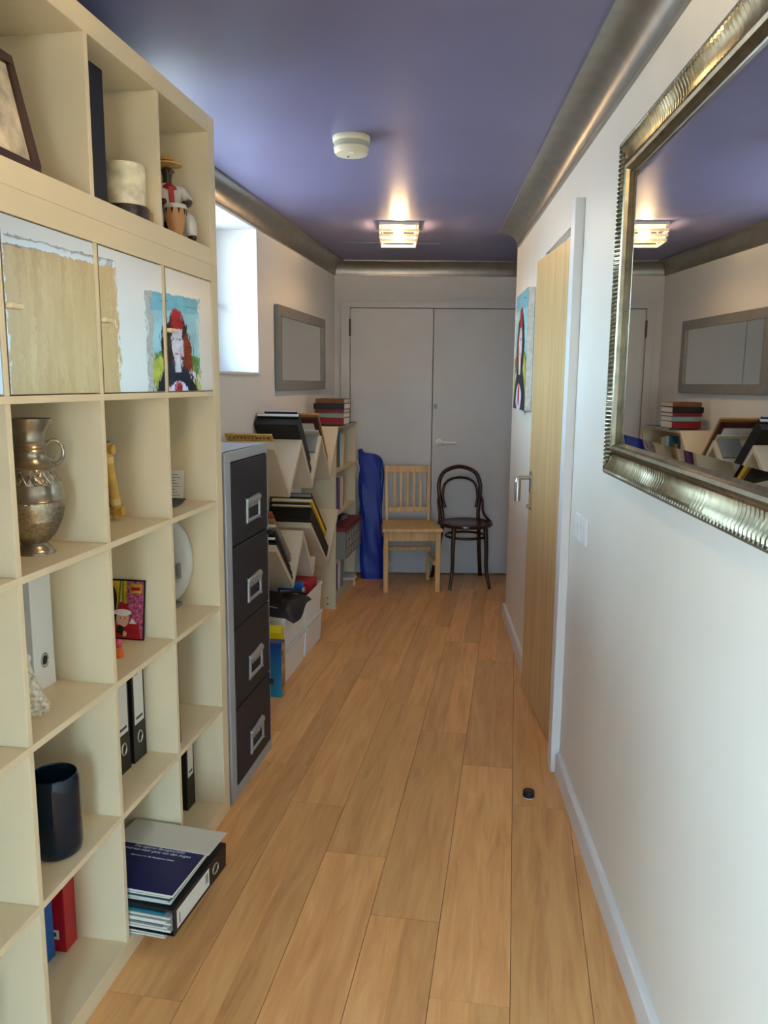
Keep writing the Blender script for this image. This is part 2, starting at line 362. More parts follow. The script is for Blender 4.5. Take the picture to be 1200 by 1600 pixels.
MB().lathe([(.026, 0), (.026, .008), (.02, .011), (.0001, .011)], 20, Matrix.Translation((.415, -.012, 1.043)) @ Matrix.Rotation(PI / 2, 4, 'X')).build('rosette', WHITE, lf2, 40)
MB().tube([(.415, -.02, 1.043), (.415, -.058, 1.043), (.425, -.066, 1.043), (.445, -.068, 1.043), (.545, -.068, 1.040)], .0095, 10).build('lever', WHITE, lf2, 40)
MB().box(.371, .395, -.016, -.012, 1.295, 1.330).build('latch_plate', mat('latch', (150, 150, 148), .5), lf2, bevel=.002)

# ------------------------------------------------------------------ cube bookcases
SB = -0.015
def col_hi(k): return SB - .05 - .351 * k
def col_lo(k): return col_hi(k) - .335
BD = .39
def unit(label, z, rows, doors):
    t = tag(EL('bookcase', 0, 0, z), label, 'bookcase')
    H = .05 * 2 + .336 * rows + .0155 * (rows - 1); s1 = SB; s0 = SB - (.1 + .335 * 5 + .016 * 4)
    MB().box(-BD, 0, s1 - .05, s1, .0, H).build('side_panel', CREAM, t, bevel=.0015); MB().box(-BD, 0, s0, s0 + .05, 0, H).build('side_panel', CREAM, t, bevel=.0015)
    MB().box(-BD, 0, s0 + .05, s1 - .05, 0, .05).build('bottom_panel', CREAM, t, bevel=.0015); MB().box(-BD, 0, s0 + .05, s1 - .05, H - .05, H).build('top_panel', CREAM, t, bevel=.0015)
    zs = .05; dv = None
    for r in range(rows):
        for k in range(4):
            if dv is None: dv = MB().box(-BD + .004, -.002, -.008, .008, 0, .336).build('divider', CREAM, t, bevel=.001); o = dv
            else:
                o = dv.copy(); C.objects.link(o)
            o.location = (0, col_lo(k) - .008, zs)
        zs += .336
        if r < rows - 1:
            MB().box(-BD + .004, -.001, s0 + .05, s1 - .05, zs, zs + .0155).build('shelf', CREAM, t, bevel=.001); zs += .0155
    if doors:
        zd = zs - .336
        for k in range(5):
            a, c = col_lo(k) + .002, col_hi(k) - .002
            d = MB().box(-.020, -.005, a, c, zd + .002, zd + .334).build('mirror_door', [CREAM], t, bevel=.001)
            g = MB().prism([(-.005, a + .001), (-.0014, a + .001), (-.0024, c - .001), (-.005, c - .001)], zd + .003, zd + .333, 'z').build('mirror_sheet', MIRRORW, d)
            q = MB().box(-.0022, .010, a + .003, a + .043, zd + .163, zd + .173).build('handle', CREAM, d, bevel=.002)
    return t
unit('tall cream cube bookcase with mirrored doors in its top row', 0, 5, True)
unit('low cream row of open cubes stacked on top of the tall bookcase', 1.842, 1, False)
Z4, Z3, Z2, Z1, ZT = .05, .4015, .753, 1.1045, 1.892

# ------------------------------------------------------------------ lever arch binders: spine at local x=0, thickness along y
def binder(n, s, z, label, body, width=.075, h=.315, dep=.285, lab=True, ring=True, rot=0, low=False, group=None):
    t = tag(EL('lever_arch_binder', n, s, z, rot), label, 'binder', group)
    b = MB(); b.box(-dep, 0, 0, .0035, 0, h); b.box(-dep, 0, width - .0035, width, 0, h); b.box(-.0035, 0, .0035, width - .0035, 0, h)
    b.build('cover', body, t, bevel=.0015)
    MB().box(-dep + .03, -.008, .007, width - .012, .006, h - .012).build('pages', PAPER, t)
    if lab:
        l = MB().box(0, .0008, .010, width - .010, h * .36, h * .965).build('spine_label', PAPER, t)
        b = MB(); b.box(.0008, .0011, .018, width - .018, h * .40, h * .425)
        for i in range(3): b.box(.0008, .0011, .018, width - .022 - .008 * i, h * (.88 - .03 * i), h * (.89 - .03 * i))
        b.build('print', DGREY, l)
    if ring:
        R = MB(); R.tube([(.001, width / 2 + .013 * math.cos(2 * PI * k / 20), h * .22 + .017 * math.sin(2 * PI * k / 20)) for k in range(20)], .0022, 6, closed=True)
        R.build('finger_ring', STEEL, t, 40)
        MB().lathe([(.0115, 0), (.0115, .001)], 18, Matrix.Translation((0, width / 2, h * .22)) @ Matrix.Rotation(PI / 2, 4, 'Y')).build('finger_hole', BLACK, t)
    return t

# bottom row
binder(-.16, -.888, Z4, 'slim blue binder beside the red book in the bottom row', BLUE, .05, .300, .2, lab=False, ring=False)
t = tag(EL('book', -.135, -.828, Z4), 'red hardback with a small white price label in the bottom row', 'book')
MB().box(-.21, 0, 0, .052, 0, .300).build('cover', RED, t, bevel=.002)
MB().box(-.205, -.006, .004, .048, .3001, .3004).build('page_edges', PAPER, t)
l = MB().box(-.055, -.018, -.0008, 0, .035, .060).build('price_label', PAPER, t); MB().box(-.048, -.025, -.0011, -.0008, .042, .054).build('print', DGREY, l)
binder(-.104, -.136, Z4, 'black binder with a white spine label alone in the bottom corner cube', BLACK, .062, .318, .27, ring=False)
# second row from below
binder(-.102, -.588, Z3, 'black lever arch binder with white label, left of its twin', BLACK, group='pair of black binders')
binder(-.098, -.500, Z3, 'black lever arch binder with white label, against the cube divider', BLACK, group='pair of black binders')
binder(-.028, -.394, Z3, 'dark binder with a green spine label edge above the bottom corner cube', BLACK, .055, .318, .3, lab=False, ring=False)
binder(-.23, -1.085, Z3, 'white binder at the back of the cube behind the blue glass vase', WHITE, .06, .318, .15, lab=False, ring=False, group='white binders behind the vase')
binder(-.22, -1.02, Z3, 'white binder with a label behind the blue glass vase', WHITE, .05, .318, .16, ring=False, group='white binders behind the vase')
# blue glass vase
BGL = mat('dark_blue_glass', (6, 44, 68), 0.04, trans=0.6, ior=1.45)
g = bpy.data.objects.new('glass_vase', None); 
v = MB().lathe([(.0001, 0), (.048, 0), (.055, .006), (.0575, .02), (.0575, .16), (.0565, .18), (.053, .19), (.051, .193), (.049, .19), (.0505, .178), (.051, .16), (.051, .03), (.046, .018), (.0001, .016)], 40)
bpy.data.objects.remove(g)
o = onL(v.build('glass_vase', BGL, smooth=50), -.078, -.925, Z3); tag(o, 'dark blue glass cylinder vase with a rounded rim in the cube', 'vase')
# third row
binder(-.152, -.860, Z2, 'white lever arch binder with a dark finger hole in its spine', WHITE, .085, .318, .2, lab=False, ring=True)
# lace cone ornament
b = MB(); prof = []
v = []; f = []; SEG = 40; RR = 9
for i in range(RR):
    z = .115 * (1 - i / (RR - 1)); r = .006 + .036 * (i / (RR - 1)) ** 1.15
    for k in range(SEG):
        a = 2 * PI * k / SEG; q = r * (1 + .10 * (i / (RR - 1)) * math.sin(9 * a)); v.append((q * math.cos(a), q * math.sin(a), z))
f = [(i * SEG + k, i * SEG + (k + 1) % SEG, (i + 1) * SEG + (k + 1) % SEG, (i + 1) * SEG + k) for i in range(RR - 1) for k in range(SEG)]
f.append(tuple(range(SEG))); f.append(tuple(range((RR - 1) * SEG, RR * SEG)))
b.add(v, f)
LACE = mat('lace', (206, 198, 178), .8, var=.25, vscale=90, bump=.5, bscale=120)
t = tag(EL('lace_ornament', -.110, -.948, Z2), 'small cone ornament with a ruffled cream lace skirt', 'ornament')
b.build('skirt', LACE, t, 60)
h = MB(); h.lathe([(.0385 + .004 * (i % 2), .0 + .004 * i) for i in range(5)], 36); h.build('ruffle', LACE, t, 60)
MB().ell((0, 0, .122), (.010, .010, .011)).build('tip', PAPER, t, 60)

# printed pictures: flat polygons laid on each other
def painted(name, parent, base, shapes, flip=1, mir=False):
    # base (w,h); shapes list of (material, polygon) in 0..1 units; picture plane is local yz, facing -x*flip
    b = MB(); mats = []; d = .0
    for mt, poly in shapes:
        if mir: poly = [(1 - p[0], p[1]) for p in poly]
        if mt not in mats: mats.append(mt)
        d += .00025; pts = [(-flip * d, p[0] * base[0], p[1] * base[1]) for p in poly]
        b.add(pts, [tuple(range(len(pts)))], mats.index(mt))
    return b.build(name, mats, parent)
def ellp(cx, cy, rx, ry, n=18, wob=0, k=5): return [(cx + rx * (1 + wob * math.sin(k * 2 * PI * i / n * 1.0)) * math.cos(2 * PI * i / n), cy + ry * (1 + wob * math.cos(k * 2 * PI * i / n)) * math.sin(2 * PI * i / n)) for i in range(n)]
def mc(name, c, r=.5, **k): return mat(name, c, r, **k)
# glitter photo print leaning on the divider
SPK = mat('print_confetti', (132, 66, 92), .35, var=.8, vscale=110)
YST = mat('print_yellow', (206, 168, 40), .35, var=.2, vscale=30); SKIN = mc('print_skin', (196, 140, 108)); SKIN2 = mc('print_skin_pale', (226, 176, 146)); HAIR = mc('print_hair', (34, 22, 18)); SANTA = mc('print_red', (170, 20, 34)); FUR = mc('print_white', (236, 232, 226))
t = tag(EL('photo_print', -.083, -.4463, Z2 + .0008, 0), 'colourful photo print of a baby in a red hat leaning in the cube', 'photo')
hold = MB().box(-.128, 0, 0, .006, 0, .172).build('board', BLACK, t); hold.rotation_euler = (-.14, 0, 0)
# picture faces the viewer (local -y): build in yz then turn
pic = painted('picture', hold, (.122, .164), [
    (SPK, [(0, 0), (1, 0), (1, 1), (0, 1)]), (YST, [(.0, .42), (.58, .42), (.58, 1), (0, 1)]), (GREEN, [(.36, .45), (.40, .45), (.44, 1), (.41, 1)]), (GREEN, [(.48, .45), (.52, .45), (.50, 1), (.47, 1)]),
    (YST, [(.66, .80), (.96, .80), (.96, .96), (.66, .96)]), (RED, [(.70, .84), (.92, .84), (.92, .90), (.70, .90)]),
    (HAIR, ellp(.13, .66, .22, .30)), (SKIN, ellp(.14, .60, .13, .22)), (HAIR, [(0, 0), (.30, 0), (.34, .40), (0, .5)]),
    (SANTA, [(.28, 0), (.96, 0), (.90, .28), (.62, .34), (.34, .24)]), (FUR, [(.66, .26), (.86, .26), (.74, .36)]), (SKIN2, ellp(.50, .33, .16, .14)), (SANTA, [(.32, .46), (.68, .46), (.60, .60), (.44, .64)]), (FUR, ellp(.50, .45, .22, .06)),
    (HAIR, ellp(.45, .35, .015, .012, 8)), (HAIR, ellp(.56, .35, .015, .012, 8)), (SKIN2, ellp(.56, .08, .06, .05, 10)), (HAIR, [(.34, .10), (.52, .05), (.54, .20), (.42, .24)])])
pic.location = (-.125, -.0003, .004); pic.rotation_euler = (0, 0, PI / 2); pic.scale = (1, -1, 1)
# tiny toy by the divider
t = tag(EL('toy_figure', -.085, -.585, Z2), 'tiny orange and pink toy beside the photo print', 'toy')
MB().lathe([(.0001, 0), (.013, 0), (.014, .012), (.008, .030), (.0001, .032)], 16).build('body', mc('toy_orange', (222, 110, 40)), t, 50)
MB().ell((0, 0, .040), (.010, .010, .011)).build('head', mc('toy_pink', (214, 80, 110)), t, 60)
# white oval appliance
t = tag(EL('oval_appliance', -.196, -.100, Z2), 'white oval plastic appliance standing on edge in the cube', 'appliance')
Mx = Matrix.Translation((0, 0, .158)) @ Matrix.Rotation(PI / 2, 4, 'X')
MB().lathe([(.0001, -.032), (.07, -.031), (.10, -.024), (.118, -.010), (.120, 0), (.118, .010), (.10, .022), (.06, .028), (.0001, .029)], 40, Mx, sx=1, sy=1.31).build('shell', mat('appliance_white', (206, 205, 200), .35), t, 50)
MB().lathe([(.045, 0), (.045, .008), (.03, .012), (.0001, .012)], 28, Matrix.Translation((.012, -.030, .145)) @ Matrix.Rotation(PI / 2, 4, 'X'), sx=.8, sy=1.1).build('dial', mc('violet_blue', (84, 90, 150)), t, 50)
MB().box(.080, .092, -.040, -.024, .105, .155).build('latch', GREY, t, bevel=.003)
MB().box(-.07, .07, -.03, .03, 0, .012).build('foot', GREY, t, bevel=.003)

# fourth row: urn, bamboo frame, cards
URN = mat('embossed_silver', (150, 138, 120), .30, .9, var=.22, vscale=60, bump=.5, bscale=55)
URNP = mat('smooth_silver', (158, 146, 126), .28, .9, var=.12, vscale=24)
URNB = mat('hammered_silver', (176, 162, 138), .30, .9, var=.16, vscale=160)
t = tag(EL('silver_urn', -.108, -.893, Z1), 'embossed silver urn with a flared neck and curled handles', 'urn')
MB().lathe([(.0001, 0), (.044, 0), (.044, .004), (.039, .010), (.030, .018), (.027, .024)], 40).build('foot', URNP, t, 50)
# dimpled belly
v = []; SEG, RI = 72, 22
pr = [(.027, .024), (.046, .045), (.060, .075), (.067, .105), (.068, .118)]
def lerp_prof(p, u):
    x = u * (len(p) - 1); i = min(int(x), len(p) - 2); q = x - i; return (p[i][0] * (1 - q) + p[i + 1][0] * q, p[i][1] * (1 - q) + p[i + 1][1] * q)
for i in range(RI + 1):
    r, z = lerp_prof(pr, i / RI)
    for k in range(SEG):
        a = 2 * PI * k / SEG; d = .0016 * (1 if (k + i) % 2 else -1) if 0 < i < RI else 0; v.append(((r + d) * math.cos(a), (r + d) * math.sin(a), z))
f = [(i * SEG + k, i * SEG + (k + 1) % SEG, (i + 1) * SEG + (k + 1) % SEG, (i + 1) * SEG + k) for i in range(RI) for k in range(SEG)]
MB().add(v, f).build('belly', URNB, t, 10)
MB().lathe([(.0685, .118), (.0705, .121), (.0685, .124), (.066, .140), (.062, .156)], 44, cap=False).build('plain_band', URNP, t, 50)
b = MB(); b.lathe([(.062, .156), (.055, .176), (.048, .190)], 44, cap=False)
for k in range(22):
    a = 2 * PI * k / 22
    for s_ in (-1, 1):
        b.tube([(.0615 * math.cos(a), .0615 * math.sin(a), .159), (.0555 * math.cos(a + s_ * .14), .0555 * math.sin(a + s_ * .14), .174), (.050 * math.cos(a + s_ * .26), .050 * math.sin(a + s_ * .26), .187)], .0013, 5)
b.build('lattice_band', URN, t, 50)
MB().lathe([(.048, .190), (.050, .194), (.046, .198), (.036, .208), (.0335, .218), (.0335, .224), (.0355, .228), (.033, .232), (.035, .236), (.033, .240), (.035, .245), (.033, .250), (.035, .256), (.034, .262), (.040, .278), (.050, .296), (.0505, .299), (.048, .2985), (.036, .275), (.030, .255), (.029, .21), (.0001, .205)], 44).build('neck', URNP, t, 40)
for s_ in (-1, 1):
    pts = []
    for i in range(26):
        a = -PI * .55 + i / 25 * 2 * PI * 1.15; r = .023 - .013 * max(0, (i - 12) / 13)
        pts.append((0, s_ * (.050 + r * math.cos(a)), .222 + r * 1.2 * math.sin(a)))
    o = MB().tube([(0, s_ * .034, .238)] * 0 + pts, [.0045 - .0022 * i / 25 for i in range(26)], 8).build('handle', URN, t, 40); o.rotation_euler = (0, 0, -.75)
# bamboo frame
BAM = mat('bamboo', (198, 156, 72), .35, var=.12, vscale=26); BAMN = mat('bamboo_binding', (222, 190, 120), .5)
t = tag(EL('bamboo_frame', -.128, -.475, Z1), 'bamboo picture frame with bound corners propped in the cube', 'picture frame')
hold = bpy.data.objects.new('frame_body', None)
bpy.data.objects.remove(hold)
R1 = Matrix.Rotation(.22, 4, 'X')
b = MB()
def tf(p): return tuple(R1 @ Vector(p))
for x in (0, -.17): b.tube([tf((x, 0, .012)), tf((x, 0, .226))], .013, 12)
for z in (.03, .205): b.tube([tf((-.19, 0, z)), tf((.02, 0, z))], .0125, 12)
fb = b.build('bamboo_rails', BAM, t, 40)
for x in (0, -.17):
    for z in (.058, .178): MB().tube([tf((x, 0, z - .009)), tf((x, 0, z + .009))], .0145, 12).build('binding', BAMN, fb, 40)
MB().box(-.16, -.01, -.002, .003, .035, .2, M=R1).build('backing', BLACK, t)
MB().box(-.09, -.08, -.094, -.088, -.0262, .16, M=Matrix.Rotation(-.28, 4, 'X')).build('easel_strut', DKBROWN, t)
# cards in the last cube
t = tag(EL('printed_card', -.109, -.0835, Z1), 'white printed card standing in the upper end cube', 'card')
c = MB().box(-.11, 0, 0, .0025, 0, .098).build('sheet', PAPER, t); c.rotation_euler = (-.16, 0, .08)
b = MB()
for i in range(8): b.box(-.085 + .006 * (i % 3), -.010 - .008 * ((i * 7) % 3), -.0006, 0, .016 + .0095 * i, .0185 + .0095 * i)
b.build('print', mc('card_print', (150, 150, 150)), c)
t = tag(EL('curled_leaflet', -.110, -.115, Z1), 'thin curled leaflet lying in front of the white card', 'leaflet')
v = []; 
for i in range(9):
    for j in (0, 1): v.append((-.11 + .155 * j - .02 * (i / 8), -.16 + .02 * i, .0015 + .010 * ((i - 4) / 4) ** 2))
b = MB().add(v, [(2 * i, 2 * i + 1, 2 * i + 3, 2 * i + 2) for i in range(8)]); o = b.build('sheet', DGREY, t); so = o.modifiers.new('thick', 'SOLIDIFY'); so.thickness = .0015

# stack of files sticking out of the bottom row
SR = .02
def slab(name, label, cat, n0, n1, s0, s1, z0, z1, mt, rot=0, parts=None, bevel=.0015):
    t = tag(EL(name, (n0 + n1) / 2, (s0 + s1) / 2, z0, rot), label, cat); a, c = (n1 - n0) / 2, (s1 - s0) / 2
    MB().box(-a, a, -c, c, 0, z1 - z0).build('body', mt, t, bevel=bevel)
    return t, a, c
def sheets(name, label, n0, n1, s0, s1, z0, cnt, mats, rot, th=.004, jit=.012, tilt=.05):
    t = tag(EL(name, (n0 + n1) / 2, (s0 + s1) / 2, z0, rot), label, 'papers'); a, c = (n1 - n0) / 2, (s1 - s0) / 2
    for i in range(cnt):
        dx, dy = random.uniform(-jit, jit), random.uniform(-jit, jit)
        o = MB().box(-a, a, -c, c, 0, th * .92).build('sheet', mats[i % len(mats)], t); o.location = (dx, dy, th * i); o.rotation_euler = (0, 0, random.uniform(-tilt, tilt))
    return t
sheets('loose_papers', 'bundle of loose papers at the foot of the file stack', -.14, .100, -.725, -.440, Z4, 5, [PAPER, PAPER, GREY, PAPER, TEAL], -.07, .0038, .006, .02)
zf = Z4 + .0205
t = tag(EL('lever_arch_binder', .121, -.7515, zf, -.072), 'black lever arch binder lying flat with its label facing the hall', 'binder')
W_, H_, D_ = .075, .315, .285   # lying: spine faces +x, length along y
b = MB(); b.box(-D_, 0, 0, H_, 0, .0035); b.box(-D_, 0, 0, H_, W_ - .0035, W_); b.box(-.0035, 0, 0, H_, .0035, W_ - .0035); b.build('cover', BLACK, t, bevel=.0015)
for i in range(7):
    o = MB().box(-D_ + .02, -.012 - .012 * (i % 3), .004 + .003 * (i % 2), H_ - .008, .006 + .0062 * i, .0115 + .0062 * i).build('pages', [PAPER, PAPER, GREY][i % 3], t)
MB().box(-D_ + .02, -.03, .004, H_ - .03, .052, .060).build('pages', TEAL, t)
l = MB().box(0, .0008, .018, .205, .012, W_ - .012).build('spine_label', PAPER, t)
b = MB(); b.box(.0008, .0011, .030, .034, .02, .05)
for i in range(3): b.box(.0008, .0011, .182 + .006 * i, .185 + .006 * i, .028, .055)
b.build('print', DGREY, l)
MB().tube([(.001, .245 + .017 * math.cos(2 * PI * k / 20), W_ / 2 + .014 * math.sin(2 * PI * k / 20)) for k in range(20)], .0022, 6, closed=True).build('finger_ring', STEEL, t, 40)
zf += W_
sheets('folder_bundle', 'teal and white folders lying on the black binder', -.145, .115, -.728, -.435, zf, 6, [DTEAL, PAPER, TEAL, PAPER], -.07, .0043, .005, .015)
zf += .027
t, a, c = slab('paperback', 'navy blue brochure with two lines of white italic text', 'book', -.145, .125, -.730, -.475, zf, zf + .008, NAVY, -.08)
b = MB()
def textlines(rows, x0, mi=0):
    pass
MB().box(-a + .002, a + .001, -c - .0006, c, .0015, .0065).build('pages', PAPER, t)
def text(name, body, size, parent, loc, rot, mt, align='LEFT', ext=.0002, shear=0):
    cu_ = bpy.data.curves.new(name, 'FONT'); cu_.body = body; cu_.size = size; cu_.extrude = ext; cu_.align_x = align; cu_.shear = shear; cu_.resolution_u = 2
    o = bpy.data.objects.new(name, cu_); C.objects.link(o)
    bpy.context.view_layer.update(); dg = bpy.context.evaluated_depsgraph_get(); me = bpy.data.meshes.new_from_object(o.evaluated_get(dg)); bpy.data.objects.remove(o)
    me.materials.clear(); me.materials.append(mt); q = bpy.data.objects.new(name, me); C.objects.link(q); q.parent = parent; q.location = loc; q.rotation_euler = rot
    return q
LET = mc('pale_lettering', (206, 208, 220))
text('title', 'Die eigenen Bankgeschäfte\nsind nun mehr ganz von den Augen', .0145, t, (.0, .045, .0082), (0, 0, 0), LET, 'CENTER', shear=.25)
text('subtitle', 'Eine neue Art, die Finanzen zu ordnen', .0085, t, (.0, .006, .0082), (0, 0, 0), LET, 'CENTER', shear=.25)
# the pale board that lies over the navy brochure
t, a, c = slab('pale_card', 'pale grey card lying on top of the navy brochure', 'card', -.15, .148, -.547, -.432, zf + .0085, zf + .011, mc('pale_card', (214, 210, 196), .7), -.09, bevel=.0005)
binder(-.17, -.735, Z4, 'dark grey binder at the back behind the file stack', DGREY, .06, .27, .2, lab=False, ring=False)

# ------------------------------------------------------------------ top row things
t = tag(EL('framed_photo', -.025, -1.090, ZT + .0042), 'dark wooden picture frame with a brown picture leaning in the top cube', 'picture frame')
R1 = Matrix.Rotation(-.22, 4, 'Y'); fw_, fh_ = .178, .238
b = MB(); e = .022
for q in ((0, fw_, 0, e), (0, fw_, fh_ - e, fh_), (0, e, e, fh_ - e), (fw_ - e, fw_, e, fh_ - e)): b.box(-.02, 0, q[0], q[1], q[2], q[3], M=R1)
b.build('frame', mat('dark_walnut', (74, 52, 40), .35, var=.15), t, bevel=.003)
MB().box(-.012, -.007, e, fw_ - e, e, fh_ - e, M=R1).build('picture', mat('brown_picture', (200, 184, 158), .3, var=.25, vscale=22), t)
MB().box(-.092, -.084, .08, .10, -.0148, .19, M=Matrix.Rotation(.12, 4, 'Y')).build('easel_strut', DKBROWN, t)
binder(-.012, -.740, ZT, 'black binder standing in the top row', BLACK, .068, .292, .28, lab=False, ring=False)
t, a, c = slab('navy_box', 'narrow navy box behind the candle in the top row', 'box', -.37, -.22, -.669, -.632, ZT, ZT + .285, NAVY)
t, a, c = slab('grey_card_holder', 'small grey frame card behind the candle', 'card', -.27, -.21, -.60, -.592, ZT, ZT + .16, GREY)
t = tag(EL('pillar_candle', -.064, -.482, ZT), 'mottled cream pillar candle on a dark round base', 'candle')
MB().lathe([(.0001, 0), (.058, 0), (.060, .006), (.060, .030), (.056, .034), (.0001, .034)], 36).build('base', DKBROWN, t, 40)
MB().lathe([(.0001, .034), (.050, .034), (.0515, .04), (.0515, .132), (.049, .137), (.040, .134), (.0001, .130)], 36).build('wax', mat('mottled_wax', (222, 212, 180), .5, var=.14, vscale=24, bump=.2, bscale=30), t, 40)
MB().tube([(0, 0, .128), (.001, 0, .142)], .0012, 6).build('wick', BLACK, t)
MB().box(.045, .052, .035, .050, .0, .028).build('clasp', GOLD, t, bevel=.002)

# figurine of a seated drummer
def skin(name, joints, edges, mats, parent, root=0, sub=2):
    me = bpy.data.meshes.new(name); me.from_pydata([j[0] for j in joints], edges, []); o = bpy.data.objects.new(name, me); C.objects.link(o); o.parent = parent
    o.modifiers.new('skin', 'SKIN'); sv = me.skin_vertices[0].data
    for i, j in enumerate(joints): r = j[1]; sv[i].radius = (r, r) if not isinstance(r, tuple) else r; sv[i].use_root = (i == root)
    sd = o.modifiers.new('sub', 'SUBSURF'); sd.levels = sub; sd.render_levels = sub
    dg = bpy.context.evaluated_depsgraph_get(); m2 = bpy.data.meshes.new_from_object(o.evaluated_get(dg)); o.modifiers.clear(); o.data = m2
    m2.polygons.foreach_set('use_smooth', [True] * len(m2.polygons))
    for q in (mats if isinstance(mats, list) else [mats]): m2.materials.append(q)
    return o
t = tag(EL('drummer_figurine', -.092, -.160, ZT, -.85), 'painted figurine of a seated drummer in a straw hat', 'figurine')
FS = 1.0; DSK = mat('figurine_dark_skin', (58, 36, 28), .3); SHI = mat('figurine_white', (214, 208, 196), .35, var=.05)
J = [((0, 0, .075), .030), ((0, 0, .110), .030), ((0, 0, .145), .033), ((0, 0, .165), .016), ((0, 0, .178), .011), ((.002, 0, .200), .019), ((.004, 0, .215), .017),
     ((.004, .040, .152), .015), ((.022, .058, .118), .013), ((.052, .040, .105), .011), ((.062, .022, .104), .009),
     ((.004, -.040, .152), .015), ((.022, -.058, .118), .013), ((.052, -.040, .105), .011), ((.062, -.022, .104), .009),
     ((.012, .026, .072), .022), ((.052, .048, .066), .020), ((.058, .050, .032), .018), ((.062, .050, .010), .014), ((.080, .052, .007), .009),
     ((.012, -.026, .072), .022), ((.052, -.048, .066), .020), ((.058, -.050, .032), .018), ((.062, -.050, .010), .014), ((.080, -.052, .007), .009)]
Eg = [(0, 1), (1, 2), (2, 3), (3, 4), (4, 5), (5, 6), (2, 7), (7, 8), (8, 9), (9, 10), (2, 11), (11, 12), (12, 13), (13, 14), (0, 15), (15, 16), (16, 17), (17, 18), (18, 19), (0, 20), (20, 21), (21, 22), (22, 23), (23, 24)]
bd = skin('body', J, Eg, [SHI, DSK, DKBROWN], t)
for p in bd.data.polygons:
    c = p.center
    p.material_index = 1 if (c.z > .166 or (c.x > .036 and .092 < c.z < .128)) else (2 if c.z < .016 else 0)
b = MB(); b.ell((.021, 0, .201), (.004, .0035, .005))
for s_ in (-1, 1): b.ell((.017, s_ * .008, .206), (.0035, .003, .0025)); b.ell((.002, s_ * .0185, .203), (.003, .003, .005))
b.build('face_features', mc('figurine_face', (92, 56, 44), .35), bd, 60)
b = MB(); b.ell((.0185, 0, .192), (.003, .006, .0018)); b.build('mouth', mc('figurine_mouth', (150, 50, 46), .4), bd, 60)
STRAW = mat('straw', (206, 166, 92), .6, var=.15, vscale=70)
hat = MB().lathe([(.0001, .222), (.043, .219), (.045, .222), (.022, .226), (.020, .240), (.016, .244), (.0001, .245)], 30).build('straw_hat', STRAW, t, 40)
MB().lathe([(.0225, .2255), (.0218, .231)], 30, cap=False).build('hat_band', RED, hat, 40)
b = MB(); b.lathe([(.017, .164), (.026, .158), (.030, .150), (.024, .148), (.013, .168)], 24, cap=False); b.prism([(-.007, 0), (.007, 0), (.010, -.045), (-.004, -.050)], .028, .033, 'x', M=Matrix.Translation((0, 0, .155))); b.build('neckerchief', RED, t, 40)
dr = MB().lathe([(.0001, .0), (.018, 0), (.021, .02), (.030, .06), (.031, .085), (.029, .092), (.0001, .092)], 28, Matrix.Translation((.068, 0, .002))).build('drum', mat('drum_wood', (196, 140, 86), .4, var=.15), t, 40)
MB().lathe([(.0305, .082), (.0325, .084), (.0325, .090), (.0295, .095), (.0001, .095)], 28, Matrix.Translation((.068, 0, .002))).build('drum_head', SHI, dr, 40)
b = MB()
for k in range(10):
    a = 2 * PI * k / 10; b.prism([(-.004, .082), (.004, .082), (0, .066)], .0305, .0325, 'x', M=Matrix.Translation((.068, 0, .002)) @ Matrix.Rotation(a, 4, 'Z'))
b.build('drum_pattern', BLACK, dr)
MB().box(-.04, .03, -.035, .035, 0, .055).build('stool', DKBROWN, t, bevel=.006)

# ------------------------------------------------------------------ filing cabinet
t = tag(EL('filing_cabinet', 0, 0, 0), 'grey steel filing cabinet with four dark drawers', 'filing cabinet')
s0, s1, zc = .012, .470, 1.252
b = MB(); b.box(-.40, -.018, s0, s1, 0, zc - .0); b.box(-.018, 0, s0, s0 + .050, 0, zc); b.box(-.018, 0, s1 - .018, s1, 0, zc); b.box(-.018, 0, s0 + .05, s1 - .018, zc - .035, zc); b.box(-.018, 0, s0 + .05, s1 - .018, 0, .045)
b.build('carcass', CABG, t, bevel=.004)
dz = (zc - .035 - .045) / 4
for i in range(4):
    z = .045 + dz * i
    d = MB().box(-.016, .004, s0 + .053, s1 - .021, z + .003, z + dz - .003).build('drawer', CABD, t, bevel=.003)
    cs, cz = (s0 + s1) / 2 + .03, z + dz * .36
    b = MB(); pw_, ph_ = .075, .044
    b.box(.004, .012, cs - pw_, cs + pw_, cz - ph_, cz - ph_ + .014); b.box(.004, .012, cs - pw_, cs - pw_ + .016, cz - ph_, cz + ph_); b.box(.004, .012, cs + pw_ - .016, cs + pw_, cz - ph_, cz + ph_); b.box(.004, .016, cs - pw_, cs + pw_, cz + ph_ - .018, cz + ph_)
    hd = b.build('cup_handle', mat('handle_grey', (168, 172, 174), .3, .5), d, bevel=.004)
    b = MB()
    for k in range(4): b.box(.006, .013, cs - .052 + .028 * k, cs - .036 + .028 * k, cz + .010, cz + .027)
    b.build('label_clip', MATS['handle_grey'], hd)
    if i in (1, 3): 
        pass
for z in (.905, .290):
    MB().lathe([(.011, 0), (.011, .016), (.0001, .018)], 14, Matrix.Translation((.0, s1 - .008, z)) @ Matrix.Rotation(PI / 2, 4, 'Y')).build('stop_knob', BLACK, t, 40)

